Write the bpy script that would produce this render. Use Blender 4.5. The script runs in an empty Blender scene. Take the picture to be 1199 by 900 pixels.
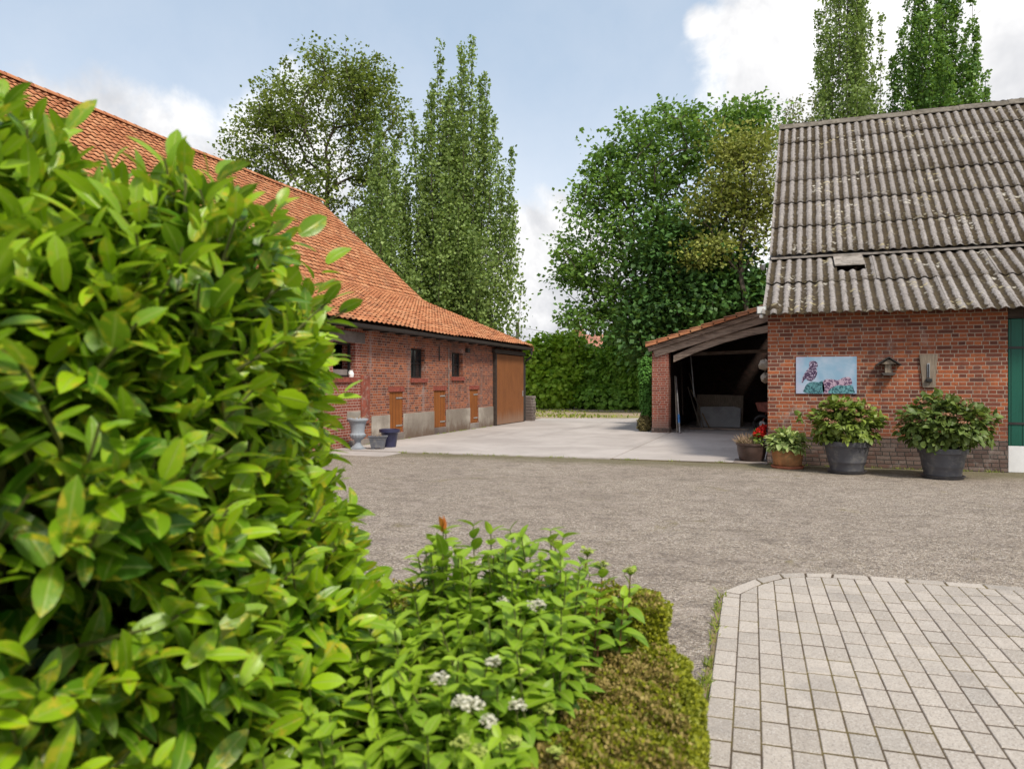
import bpy, math, random
import numpy as np

# ------------------------------------------------------------------ camera, sky, sun, exposure
SC = bpy.context.scene
COL = SC.collection
rad = math.radians
FPX, CAMH = 870.0, 1.4                      # focal length in photo pixels (1199 wide), eye height
TH = math.atan((915 - 599.5) / FPX)         # the camera looks 20 degrees left of the yard's long axis
FW = np.array([-math.sin(TH), math.cos(TH), 0.0])
RT = np.array([math.cos(TH), math.sin(TH), 0.0])
UP = np.array([0.0, 0.0, 1.0])

cam_d = bpy.data.cameras.new('camera')
cam = bpy.data.objects.new('camera', cam_d)
COL.objects.link(cam)
cam.location = (0, 0, CAMH)
cam.rotation_euler = (rad(90), 0, TH)
cam_d.sensor_width = 36
cam_d.lens = FPX / 1199 * 36
cam_d.shift_y = -1 / 1199
cam_d.clip_start = 0.05
cam_d.clip_end = 3000
cam_d.dof.use_dof = True
cam_d.dof.focus_distance = 13.0
cam_d.dof.aperture_fstop = 3.4
SC.camera = cam

SUN_DIR = np.array([0.46, -0.42, 0.82]); SUN_DIR /= np.linalg.norm(SUN_DIR)
SUN_EL = math.asin(SUN_DIR[2]); SUN_AZ = math.atan2(SUN_DIR[0], SUN_DIR[1])
sun_d = bpy.data.lights.new('sun', 'SUN')
sun_d.energy = 2.3
sun_d.angle = rad(10)
sun_d.color = (1.0, 0.92, 0.79)
sun = bpy.data.objects.new('sun', sun_d)
COL.objects.link(sun)
sun.rotation_euler = (math.pi / 2 - SUN_EL, 0, math.atan2(SUN_DIR[0], -SUN_DIR[1]))

SC.view_settings.view_transform = 'Standard'
SC.view_settings.look = 'None'
SC.view_settings.gamma = 1
SC.view_settings.exposure = 0.9
SC.cycles.max_bounces = 6
SC.cycles.transparent_max_bounces = 4
SC.cycles.use_denoising = True


def N(nt, typ, ins=None, **props):
    n = nt.nodes.new(typ)
    for k, v in props.items():
        setattr(n, k, v)
    for k, v in (ins or {}).items():
        s = n.inputs[k]
        if isinstance(v, bpy.types.NodeSocket):
            nt.links.new(v, s)
        else:
            if hasattr(s.default_value, '__len__') and not isinstance(v, str):
                v = tuple(v)
                if len(s.default_value) == 4 and len(v) == 3:
                    v = v + (1.0,)
            s.default_value = v
    return n


def M2(nt, op, a, b=0.0, c=None, clamp=False):
    ins = {0: a, 1: b}
    if c is not None:
        ins[2] = c
    return N(nt, 'ShaderNodeMath', ins, operation=op, use_clamp=clamp).outputs[0]


def MIX(nt, f, a, b, mode='MIX'):
    n = N(nt, 'ShaderNodeMix', data_type='RGBA', blend_type=mode)
    for k, v in ((0, f), (6, a), (7, b)):
        s = n.inputs[k]
        if isinstance(v, bpy.types.NodeSocket):
            nt.links.new(v, s)
        else:
            if k and len(v) == 3:
                v = tuple(v) + (1.0,)
            s.default_value = v
    return n.outputs[2]


def SS(nt, x, lo, hi):
    return N(nt, 'ShaderNodeMapRange', {0: x, 1: lo, 2: hi, 3: 0.0, 4: 1.0}, interpolation_type='SMOOTHSTEP').outputs[0]


def NOISE(nt, vec, scale, detail=4, rough=.55, dist=0.0, col=False):
    n = N(nt, 'ShaderNodeTexNoise', {'Vector': vec, 'Scale': scale, 'Detail': detail, 'Roughness': rough, 'Distortion': dist})
    return n.outputs['Color' if col else 'Fac']


def VORO(nt, vec, scale, feature='F1', out='Distance', rnd=1.0):
    n = N(nt, 'ShaderNodeTexVoronoi', {'Vector': vec, 'Scale': scale, 'Randomness': rnd}, feature=feature)
    return n.outputs[out]


def RAMP(nt, fac, stops, interp='LINEAR'):
    n = N(nt, 'ShaderNodeValToRGB', {0: fac})
    cr = n.color_ramp
    cr.interpolation = interp
    while len(cr.elements) < len(stops):
        cr.elements.new(0.5)
    for e, (p, c) in zip(cr.elements, stops):
        e.position = p
        e.color = tuple(c) + ((1.0,) if len(c) == 3 else ())
    return n.outputs[0]


def SCALEV(nt, vec, s):
    return N(nt, 'ShaderNodeVectorMath', {0: vec, 1: s}, operation='MULTIPLY').outputs[0]


def ray(u, v):
    d = FW + (u - 599.5) / FPX * RT - (v - 449) / FPX * UP
    return d


def udir(u, v):
    d = ray(u, v)
    return d / np.linalg.norm(d)


# sky: Nishita with a broken layer of clouds in front of it
W = bpy.data.worlds.new('World')
SC.world = W
W.use_nodes = True
nt = W.node_tree
nt.nodes.clear()
dirv = N(nt, 'ShaderNodeTexCoord').outputs['Generated']
sky = N(nt, 'ShaderNodeTexSky', sky_type='NISHITA', sun_disc=False, sun_elevation=SUN_EL, sun_rotation=SUN_AZ,
        air_density=1.0, dust_density=1.2, ozone_density=1.0)
bg1 = N(nt, 'ShaderNodeBackground', {'Color': sky.outputs[0], 'Strength': 0.11})
blobs = [  # direction (as seen in the photograph), radius in degrees, weight
    (udir(985, 30), 7.5, 1.0), (udir(930, 75), 3.6, .85), (udir(1100, 60), 9, 1.0), (udir(1230, 40), 10, 1.0), (udir(1150, -90), 11, 1.0),
    (udir(862, 38), 2.6, .8), (udir(823, 25), 1.2, .8), (udir(900, 62), 2.6, .8),
    (udir(640, 300), 4.2, .95), (udir(650, 350), 6, 1.0), (udir(600, 370), 6, .9), (udir(700, 400), 7, .9),
    (udir(290, 190), 2.8, .9), (udir(205, 165), 3.0, .85), (udir(120, 150), 3.4, .8), (udir(265, 160), 1.4, .7), (udir(330, 210), 5, .9), (udir(60, 170), 4, .8),
    (udir(370, 120), 3.0, .7), (udir(1060, 200), 10, .9)]
acc = None
for c, r, w in blobs:
    dt = N(nt, 'ShaderNodeVectorMath', {0: dirv, 1: tuple(c)}, operation='DOT_PRODUCT').outputs['Value']
    m = N(nt, 'ShaderNodeMapRange', {0: dt, 1: math.cos(rad(r * 1.7)), 2: math.cos(rad(r * .25)), 3: 0.0, 4: w}, interpolation_type='SMOOTHSTEP').outputs[0]
    acc = m if acc is None else M2(nt, 'MAXIMUM', acc, m)
sepd = N(nt, 'ShaderNodeSeparateXYZ', {0: dirv})
n1 = NOISE(nt, dirv, 11, 9, .62, .3)
n2 = NOISE(nt, dirv, 3.2, 7, .6, .2)
# clouds elsewhere round the sky, out of the photograph's frame
facing = N(nt, 'ShaderNodeVectorMath', {0: dirv, 1: tuple(FW)}, operation='DOT_PRODUCT').outputs['Value']
behind = SS(nt, facing, .55, .2)
overall = M2(nt, 'MULTIPLY', behind, SS(nt, n2, .40, .62))
cm = M2(nt, 'ADD', M2(nt, 'MULTIPLY', acc, .78), M2(nt, 'MULTIPLY', M2(nt, 'SUBTRACT', n1, .5), 1.05))
cm = SS(nt, cm, .26, .66)
cm = M2(nt, 'MAXIMUM', cm, overall)
n3 = NOISE(nt, dirv, 5.0, 6, .6, .4)
grey = SS(nt, n3, .36, .64)
ccol = MIX(nt, grey, (.56, .57, .60), (.98, .97, .96))
bg2 = N(nt, 'ShaderNodeBackground', {'Color': ccol, 'Strength': 0.66})
# thin high haze: pale blue overhead, nearly white low over the horizon, with faint streaks
hz = M2(nt, 'ADD', SS(nt, sepd.outputs[2], .50, .03), M2(nt, 'MULTIPLY', M2(nt, 'SUBTRACT', n2, .5), .9), clamp=True)
vcol = MIX(nt, hz, (.30, .365, .44), (.58, .58, .575))
bg3 = N(nt, 'ShaderNodeBackground', {'Color': vcol, 'Strength': 1.0})
mixv = N(nt, 'ShaderNodeMixShader', {0: .75, 1: bg1.outputs[0], 2: bg3.outputs[0]})
mixw = N(nt, 'ShaderNodeMixShader', {0: cm, 1: mixv.outputs[0], 2: bg2.outputs[0]})
N(nt, 'ShaderNodeOutputWorld', {0: mixw.outputs[0]})

rng = np.random.default_rng(7)
random.seed(11)

# ------------------------------------------------------------------ material helpers


def newmat(name):
    m = bpy.data.materials.new(name)
    m.use_nodes = True
    t = m.node_tree
    t.nodes.clear()
    out = N(t, 'ShaderNodeOutputMaterial')
    return m, t, out


def POS(nt):
    return N(nt, 'ShaderNodeNewGeometry').outputs['Position']


def finish(nt, out, col, rough=.8, bump=None, bstr=.3, bdist=.01, metal=0.0, spec=.4):
    ins = {'Base Color': col, 'Roughness': rough, 'Metallic': metal, 'Specular IOR Level': spec}
    if bump is not None:
        ins['Normal'] = N(nt, 'ShaderNodeBump', {'Height': bump, 'Strength': bstr, 'Distance': bdist}).outputs[0]
    p = N(nt, 'ShaderNodeBsdfPrincipled', ins)
    nt.links.new(p.outputs[0], out.inputs[0])
    return p


def plain(name, c, rough=.6, var=.18, scale=6, metal=0.0, bstr=.15, dirt=None, spec=.4):
    m, t, o = newmat(name)
    p = N(t, 'ShaderNodeTexCoord').outputs['Object']
    n = NOISE(t, p, scale, 6, .6)
    lo = tuple(x * (1 - var) for x in c); hi = tuple(min(1, x * (1 + var)) for x in c)
    col = MIX(t, SS(t, n, .3, .7), lo, hi)
    fine = NOISE(t, p, scale * 9, 4, .6)
    if dirt:
        col = MIX(t, M2(t, 'MULTIPLY', SS(t, NOISE(t, p, scale * 1.7, 8, .65, .5), .48, .68), .75), col, dirt)
    finish(t, o, col, rough, fine, bstr, .005, metal, spec)
    return m


def brick_nodes(t, palette, mortar, row=.065, w=.22, mw=.011):
    p = POS(t)
    wob = NOISE(t, p, 7, 3, .6, col=True)
    p2 = N(t, 'ShaderNodeVectorMath', {0: p, 1: N(t, 'ShaderNodeVectorMath', {0: wob, 1: (-.5, -.5, -.5)}, operation='ADD').outputs[0], 2: (0, 0, 0)}, operation='ADD').outputs[0]
    p2 = N(t, 'ShaderNodeVectorMath', {0: SCALEV(t, N(t, 'ShaderNodeVectorMath', {0: wob, 1: (-.5, -.5, -.5)}, operation='ADD').outputs[0], (.014, .014, .012)), 1: p}, operation='ADD').outputs[0]
    s = N(t, 'ShaderNodeSeparateXYZ', {0: p2})
    u = M2(t, 'ADD', s.outputs[0], s.outputs[1])
    v = s.outputs[2]
    vr = M2(t, 'DIVIDE', v, row)
    ri = M2(t, 'FLOOR', vr)
    odd = M2(t, 'MODULO', M2(t, 'ADD', ri, 100.0), 2.0)
    width = M2(t, 'MULTIPLY', M2(t, 'SUBTRACT', 1.0, M2(t, 'MULTIPLY', odd, .5)), w)
    jit = N(t, 'ShaderNodeTexWhiteNoise', {'W': ri}, noise_dimensions='1D').outputs[0]
    uu = M2(t, 'ADD', M2(t, 'DIVIDE', M2(t, 'ADD', u, 60.0), width), M2(t, 'ADD', M2(t, 'MULTIPLY', odd, .5), M2(t, 'MULTIPLY', jit, .35)))
    ci = M2(t, 'FLOOR', uu)
    fx = M2(t, 'MULTIPLY', M2(t, 'FRACT', uu), width)
    fy = M2(t, 'MULTIPLY', M2(t, 'FRACT', vr), row)
    e = M2(t, 'MINIMUM', M2(t, 'MINIMUM', fx, M2(t, 'SUBTRACT', width, fx)), M2(t, 'MINIMUM', fy, M2(t, 'SUBTRACT', row, fy)))
    mask = SS(t, e, mw * .5 - .003, mw * .5 + .003)            # 1 on the brick, 0 in the joint
    vec = N(t, 'ShaderNodeCombineXYZ', {0: ci, 1: ri, 2: 0.0}).outputs[0]
    rnd = N(t, 'ShaderNodeTexWhiteNoise', {'Vector': vec}, noise_dimensions='3D')
    bc = RAMP(t, rnd.outputs[0], palette)
    fine = NOISE(t, p, 45, 5, .65)
    bc = MIX(t, M2(t, 'MULTIPLY', SS(t, fine, .35, .7), .45), bc, (.10, .045, .032), 'MIX')
    col = MIX(t, mask, mortar, bc)
    h = M2(t, 'ADD', mask, M2(t, 'MULTIPLY', fine, .55))
    return p, s, col, h, mask


def brick_mat(name, palette, mortar, stain=.5, pale=.35, row=.065, w=.22, mw=.011, soot=None, streak=False, low=None):
    m, t, o = newmat(name)
    p, s, col, h, mask = brick_nodes(t, palette, mortar, row, w, mw)
    med = NOISE(t, p, 5.5, 6, .65)
    col = MIX(t, M2(t, 'MULTIPLY', SS(t, med, .5, .7), .45), col, (.115, .05, .038))
    big = NOISE(t, p, 1.1, 7, .65, .4)
    col = MIX(t, M2(t, 'MULTIPLY', SS(t, big, .5, .72), stain), col, (.085, .055, .045))
    eff = NOISE(t, p, 2.3, 8, .7, .8)
    col = MIX(t, M2(t, 'MULTIPLY', SS(t, eff, .56, .75), pale), col, (.42, .38, .35))
    if streak:
        sv = NOISE(t, SCALEV(t, p, (1, 2.2, .22)), 1.0, 6, .6)
        col = MIX(t, M2(t, 'MULTIPLY', SS(t, sv, .55, .72), .6), col, (.30, .26, .25))
    if low:
        z = M2(t, 'ADD', s.outputs[2], M2(t, 'MULTIPLY', M2(t, 'SUBTRACT', big, .5), .5))
        col = MIX(t, M2(t, 'MULTIPLY', SS(t, z, low[0], low[1]), low[3]), col, low[2])
    finish(t, o, col, .88, h, .55, .012, spec=.25)
    return m


RED = [(0, (.105, .036, .026)), (.2, (.21, .055, .030)), (.45, (.33, .090, .036)), (.7, (.42, .125, .048)), (.88, (.24, .068, .038)), (1, (.14, .055, .042))]
NEWRED = [(0, (.26, .06, .038)), (.5, (.34, .085, .05)), (1, (.22, .05, .035))]
GREYB = [(0, (.085, .062, .055)), (.35, (.15, .11, .095)), (.7, (.21, .165, .145)), (1, (.12, .07, .055))]
MAT = {}
MAT['brick_right'] = brick_mat('weathered red brick', RED, (.38, .30, .235), .40, .35, low=(.95, .5, (.10, .06, .05), .35))
MAT['brick_plinth'] = brick_mat('grimy grey brick', GREYB, (.055, .05, .045), .5, .35, row=.068, mw=.014)
MAT['brick_left'] = brick_mat('old red brick with stains', RED, (.33, .25, .20), .55, .50, row=.062, w=.21, streak=True)
MAT['brick_new'] = brick_mat('repointed red brick', NEWRED, (.42, .30, .25), .25, .15, row=.062, w=.21, mw=.014)
MAT['brick_pillar'] = brick_mat('pillar brick', [(0, (.22, .06, .04)), (.5, (.34, .095, .06)), (1, (.26, .09, .06))], (.40, .32, .27), .3, .3, low=(.5, .1, (.2, .13, .11), .8))
MAT['brick_dark'] = brick_mat('shade darkened inner brick', [(0, (.022, .016, .014)), (1, (.045, .032, .027))], (.03, .025, .022), .6, .03)  # shade of the interior put into the brick colour, near black
MAT['brick_sill'] = plain('brick sill', (.24, .06, .04), .85, .3, 14)


def concrete_mat(name, c, dark, joint=False, rough=.85, speck=.35, foot=None):
    m, t, o = newmat(name)
    p = POS(t)
    a = NOISE(t, p, .55, 7, .62, .5)
    b = NOISE(t, p, 3.1, 8, .68, .4)
    f = NOISE(t, p, 70, 4, .7)
    col = MIX(t, SS(t, a, .32, .68), dark, c)
    col = MIX(t, M2(t, 'MULTIPLY', SS(t, b, .5, .75), .45), col, tuple(x * .72 for x in dark))
    col = MIX(t, M2(t, 'MULTIPLY', SS(t, f, .4, .7), speck), col, tuple(x * .78 for x in c))
    st = NOISE(t, SCALEV(t, p, (.9, .12, 1)), 1.6, 6, .6)
    col = MIX(t, M2(t, 'MULTIPLY', SS(t, st, .52, .72), .42), col, tuple(x * .66 for x in dark))
    if foot:
        z = M2(t, 'ADD', N(t, 'ShaderNodeSeparateXYZ', {0: p}).outputs[2], M2(t, 'MULTIPLY', M2(t, 'SUBTRACT', NOISE(t, SCALEV(t, p, (1, 1, .6)), 5, 8, .7), .5), 1.1))
        col = MIX(t, M2(t, 'MULTIPLY', SS(t, z, foot, 0.0), .8), col, (.13, .085, .06))
    finish(t, o, col, rough, M2(t, 'ADD', f, M2(t, 'MULTIPLY', b, 1.5)), .25, .006, spec=.3)
    return m


MAT['apron'] = concrete_mat('broom finished concrete', (.47, .43, .41), (.35, .315, .298))
MAT['render'] = concrete_mat('grey cement render', (.50, .46, .40), (.20, .165, .135), speck=.3, foot=.38)
MAT['lintel'] = concrete_mat('stained concrete lintel', (.34, .30, .27), (.12, .09, .08))
MAT['scrap'] = concrete_mat('old concrete panel', (.42, .42, .43), (.22, .22, .23))
MAT['urn'] = concrete_mat('weathered cast stone', (.42, .45, .49), (.24, .27, .31))

# worn asphalt yard with exposed grit and moss
m, t, o = newmat('worn gritty asphalt')
p = POS(t)
a = NOISE(t, p, .35, 8, .6, .6)
b = NOISE(t, SCALEV(t, p, (1, 1.3, 1)), 1.7, 9, .68, .5)
c1 = VORO(t, p, 85, out='Color'); d1 = VORO(t, p, 85)
cs = N(t, 'ShaderNodeSeparateColor', {0: c1}).outputs[0]
grit = RAMP(t, cs, [(0, (.13, .105, .088)), (.25, (.265, .22, .178)), (.6, (.385, .325, .265)), (.85, (.50, .43, .36)), (1, (.68, .61, .55))])
col = MIX(t, M2(t, 'MULTIPLY', SS(t, a, .42, .66), .30), grit, (.24, .197, .165))
col = MIX(t, M2(t, 'MULTIPLY', SS(t, b, .50, .68), .42), col, (.15, .122, .105))
st_ = NOISE(t, SCALEV(t, p, (.32, 1.5, 1)), 1.9, 9, .7, .5)
col = MIX(t, M2(t, 'MULTIPLY', SS(t, st_, .52, .70), .36), col, (.135, .11, .088))
b2 = NOISE(t, SCALEV(t, p, (1, 1.2, 1)), 6.5, 8, .7, .6)
col = MIX(t, M2(t, 'MULTIPLY', SS(t, b2, .50, .66), .55), col, (.14, .115, .10))
pale = NOISE(t, p, 2.6, 8, .7, .3)
col = MIX(t, M2(t, 'MULTIPLY', SS(t, pale, .50, .70), .55), col, (.47, .40, .35))
ms = NOISE(t, p, 1.3, 9, .72, .9)
col = MIX(t, M2(t, 'MULTIPLY', SS(t, ms, .59, .70), .55), col, (.22, .185, .06))
sp = N(t, 'ShaderNodeSeparateXYZ', {0: p})
near = SS(t, M2(t, 'ADD', sp.outputs[1], M2(t, 'MULTIPLY', M2(t, 'SUBTRACT', b, .5), 1.2)), 12.2, 13.4)   # moss along the foot of the walls and the slab edge
col = MIX(t, M2(t, 'MULTIPLY', near, .75), col, (.15, .135, .065))
pn = VORO(t, p, 38)
h = M2(t, 'ADD', M2(t, 'MULTIPLY', d1, -1.0), M2(t, 'ADD', M2(t, 'MULTIPLY', b, 2.2), M2(t, 'ADD', M2(t, 'MULTIPLY', b2, 2.0), M2(t, 'MULTIPLY', pn, -.7))))
finish(t, o, col, .9, h, .9, .018, spec=.25)
MAT['yard'] = m

m, t, o = newmat('grassy soil')
p = POS(t)
a = NOISE(t, p, .5, 8, .65, .5); b = NOISE(t, p, 9, 6, .7)
col = MIX(t, SS(t, a, .42, .6), (.10, .12, .035), (.17, .135, .085))
col = MIX(t, M2(t, 'MULTIPLY', SS(t, b, .4, .7), .5), col, (.075, .085, .028))
finish(t, o, col, .95, b, .8, .05, spec=.1)
MAT['soil'] = m

m, t, o = newmat('dirt track')
p = POS(t)
a = NOISE(t, SCALEV(t, p, (.5, 1.2, 1)), .8, 8, .65, .5); b = NOISE(t, p, 12, 6, .7)
col = MIX(t, SS(t, b, .35, .7), (.28, .21, .15), (.42, .34, .26))
col = MIX(t, M2(t, 'MULTIPLY', SS(t, a, .5, .58), .8), col, (.20, .20, .05))
finish(t, o, col, .95, b, .6, .04, spec=.1)
MAT['track'] = m

m, t, o = newmat('concrete paver')
p = POS(t)
isl = N(t, 'ShaderNodeNewGeometry').outputs['Random Per Island']
col = RAMP(t, isl, [(0, (.35, .31, .272)), (.5, (.405, .36, .318)), (.85, (.45, .40, .352)), (1, (.33, .30, .27))])
f = NOISE(t, p, 160, 3, .7); b = NOISE(t, p, 2.2, 8, .65, .5); sk = VORO(t, p, 210, out='Color')
sks = N(t, 'ShaderNodeSeparateColor', {0: sk}).outputs[0]
col = MIX(t, M2(t, 'MULTIPLY', SS(t, sks, .7, 1.0), .6), col, (.14, .125, .115))
col = MIX(t, M2(t, 'MULTIPLY', SS(t, sks, .2, .0), .6), col, (.60, .57, .54))
col = MIX(t, M2(t, 'MULTIPLY', SS(t, b, .5, .75), .5), col, (.20, .185, .175))
finish(t, o, col, .85, M2(t, 'ADD', f, M2(t, 'MULTIPLY', sks, .5)), .35, .004, spec=.3)
MAT['paver'] = m
m, t, o = newmat('mossy joint sand')
p = POS(t)
a = NOISE(t, p, 2.1, 7, .65, .4); b = NOISE(t, p, 40, 4, .7)
col = MIX(t, SS(t, a, .44, .62), (.085, .063, .045), (.145, .112, .035))
finish(t, o, MIX(t, M2(t, 'MULTIPLY', b, .5), col, (.075, .058, .044)), .95, b, .6, .006, spec=.1)
MAT['joint'] = m

# clay roof tiles
m, t, o = newmat('orange clay tile')
p = POS(t)
isl = N(t, 'ShaderNodeNewGeometry').outputs['Random Per Island']
col = RAMP(t, isl, [(0, (.35, .125, .056)), (.35, (.45, .178, .082)), (.7, (.52, .228, .108)), (.93, (.56, .28, .145)), (1, (.29, .12, .065))])
b = NOISE(t, p, .8, 8, .65, .6); f = NOISE(t, p, 30, 5, .7)
col = MIX(t, M2(t, 'MULTIPLY', SS(t, b, .5, .72), .5), col, (.25, .115, .065))
soot = NOISE(t, SCALEV(t, p, (.6, 1.5, .6)), .9, 8, .7, .6)
col = MIX(t, M2(t, 'MULTIPLY', SS(t, soot, .54, .70), .5), col, (.16, .085, .055))
col = MIX(t, M2(t, 'MULTIPLY', SS(t, f, .5, .75), .35), col, (.24, .12, .07))
finish(t, o, col, .8, f, .3, .006, spec=.3)
MAT['tile'] = m

# corrugated fibre cement: pale crests, moss and lichen in the troughs
m, t, o = newmat('lichened fibre cement')
p = POS(t)
wv = N(t, 'ShaderNodeAttribute', attribute_name='wave').outputs['Fac']
isl = N(t, 'ShaderNodeNewGeometry').outputs['Random Per Island']
f = NOISE(t, p, 34, 8, .75, .3); g = NOISE(t, p, 11, 8, .72, .4); big = NOISE(t, p, .7, 5, .6)
col = MIX(t, SS(t, f, .36, .64), (.165, .15, .145), (.42, .388, .37))
col = MIX(t, M2(t, 'MULTIPLY', SS(t, g, .48, .66), .55), col, (.17, .15, .14))
col = MIX(t, M2(t, 'MULTIPLY', isl, .4), col, (.19, .17, .16))
mossf = M2(t, 'ADD', M2(t, 'MULTIPLY', M2(t, 'SUBTRACT', .56, wv), 1.25), M2(t, 'ADD', M2(t, 'MULTIPLY', M2(t, 'SUBTRACT', g, .5), 2.4), M2(t, 'ADD', M2(t, 'MULTIPLY', M2(t, 'SUBTRACT', f, .5), 2.1), M2(t, 'MULTIPLY', M2(t, 'SUBTRACT', big, .5), .9))))
moss = SS(t, mossf, .04, .20)
mc = MIX(t, SS(t, NOISE(t, p, 16, 5, .7), .4, .65), (.045, .034, .024), (.09, .068, .038))
col = MIX(t, moss, col, mc)
vd = VORO(t, N(t, 'ShaderNodeVectorMath', {0: p, 1: SCALEV(t, NOISE(t, p, 20, 4, .6, col=True), (.06, .06, .06))}, operation='ADD').outputs[0], 9.5)
lic = M2(t, 'MULTIPLY', SS(t, vd, .40, .28), SS(t, NOISE(t, p, 1.6, 6, .6), .52, .62))
lc = MIX(t, SS(t, NOISE(t, p, 2, 3), .45, .6), (.52, .49, .43), (.42, .36, .20))
col = MIX(t, M2(t, 'MULTIPLY', lic, .75), col, lc)
finish(t, o, col, .92, M2(t, 'ADD', f, M2(t, 'MULTIPLY', moss, .9)), .7, .02, spec=.15)
MAT['corrugated'] = m


def wood_mat(name, c, dark, grain=(40, 40, 1.5), rough=.75, planks=None, axis=1, weather=None):
    m, t, o = newmat(name)
    p = POS(t)
    g = NOISE(t, SCALEV(t, p, grain), 1.0, 6, .65, .6)
    b = NOISE(t, p, 1.5, 6, .6)
    col = MIX(t, SS(t, g, .3, .7), dark, c)
    col = MIX(t, M2(t, 'MULTIPLY', SS(t, b, .45, .7), .35), col, tuple(x * .7 for x in dark))
    h = g
    s = N(t, 'ShaderNodeSeparateXYZ', {0: p})
    if planks:
        uu = M2(t, 'DIVIDE', s.outputs[axis], planks)
        fr = M2(t, 'FRACT', M2(t, 'ADD', uu, 50.0))
        e = M2(t, 'MINIMUM', fr, M2(t, 'SUBTRACT', 1.0, fr))
        gap = SS(t, e, .02, .055)
        pr = N(t, 'ShaderNodeTexWhiteNoise', {'W': M2(t, 'FLOOR', uu)}, noise_dimensions='1D').outputs[0]
        col = MIX(t, M2(t, 'MULTIPLY', pr, .35), col, tuple(x * .6 for x in c))
        col = MIX(t, gap, tuple(x * .25 for x in dark), col)
        h = M2(t, 'ADD', M2(t, 'MULTIPLY', g, .3), gap)
    if weather:
        z = M2(t, 'ADD', s.outputs[2], M2(t, 'MULTIPLY', M2(t, 'SUBTRACT', NOISE(t, SCALEV(t, p, (6, 6, 1)), 1.0, 5, .6), .5), .5))
        col = MIX(t, M2(t, 'MULTIPLY', SS(t, z, weather[1], weather[0]), .75), col, weather[2])
    finish(t, o, col, rough, h, .4, .008, spec=.3)
    return m


MAT['door_brown'] = wood_mat('stained brown boards', (.30, .112, .034), (.19, .066, .021), planks=.115, axis=1, weather=(.05, .55, (.26, .17, .12)))
MAT['door_orange'] = wood_mat('orange stained wood', (.34, .115, .022), (.20, .062, .014), planks=.17, axis=1)
MAT['old_beam'] = wood_mat('grey weathered timber', (.42, .335, .265), (.14, .10, .078), (3, 30, 30))
MAT['dark_beam'] = wood_mat('dark timber', (.07, .05, .04), (.025, .018, .015), (3, 30, 30))
MAT['board_grey'] = wood_mat('silvered board', (.30, .245, .19), (.15, .115, .085), (60, 60, 4))
MAT['green_paint'] = wood_mat('green painted boards', (.012, .105, .072), (.010, .085, .058), planks=.155, axis=0, rough=.45)
MAT['pole_wood'] = wood_mat('grey pole wood', (.36, .32, .27), (.20, .17, .14), (30, 30, 2))
MAT['utility'] = wood_mat('tarred pole', (.13, .12, .07), (.07, .07, .04), (20, 20, 1))
MAT['white_paint'] = plain('white paint', (.70, .70, .71), .55, .08, 3)
MAT['gutter'] = plain('dark zinc gutter', (.028, .025, .024), .5, .3, 4)
MAT['dark'] = plain('dark frame', (.022, .020, .019), .6)
MAT['black'] = plain('black rubber', (.016, .016, .017), .6)
MAT['steel'] = plain('galvanised steel', (.38, .38, .38), .45, .25, 20, .5)
MAT['rust'] = plain('rusty red steel', (.20, .06, .04), .7, .35, 15)
MAT['pot_grey'] = plain('dark grey plastic', (.072, .072, .082), .5, .15, 5, dirt=(.14, .135, .13))
MAT['pot_navy'] = plain('navy glazed pot', (.030, .032, .075), .38, .25, 6)
MAT['planter_grey'] = plain('grey plastic planter', (.105, .11, .13), .55, .2, 6, dirt=(.2, .19, .18))
MAT['pot_brown'] = plain('brown glazed clay', (.075, .046, .038), .42, .25, 7)
MAT['terracotta'] = plain('mossy terracotta', (.36, .17, .07), .85, .3, 9, dirt=(.17, .14, .06))
MAT['terracotta_red'] = plain('red terracotta', (.38, .13, .07), .8, .25, 9)
MAT['flashing'] = plain('grey flashing', (.27, .24, .215), .8, .3, 6, dirt=(.10, .08, .06))
MAT['grey_stone'] = concrete_mat('grey field stone', (.36, .35, .33), (.17, .16, .15))
MAT['bark'] = wood_mat('bark', (.12, .095, .07), (.05, .04, .03), (7, 7, 1.5))
MAT['twig'] = plain('green stem', (.10, .11, .03), .6, .3, 8)
MAT['redtwig'] = plain('reddish stem', (.17, .085, .035), .6, .3, 8)
MAT['strawtwig'] = plain('straw coloured stem', (.36, .26, .15), .7, .3, 8)
MAT['soil_pot'] = plain('potting soil', (.05, .038, .03), .95, .4, 30, bstr=.6)
MAT['white_plastic'] = plain('white plastic', (.78, .78, .78), .4, .06, 5)
MAT['blue_plastic'] = plain('blue plastic', (.05, .20, .50), .4)
MAT['lamp_grey'] = plain('grey lamp housing', (.24, .25, .25), .4, .1, 5, .3)
MAT['lens'] = plain('milky lamp glass', (.66, .67, .66), .2, .05)
MAT['pinkroof'] = plain('pale red roof tiles', (.36, .165, .115), .85, .2, 1.5)
MAT['housewall'] = plain('cream wall', (.55, .45, .36), .85, .1, 1)
m, t, o = newmat('dark window glass')
finish(t, o, (.015, .018, .02), .12, spec=.6)
MAT['glass'] = m


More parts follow.
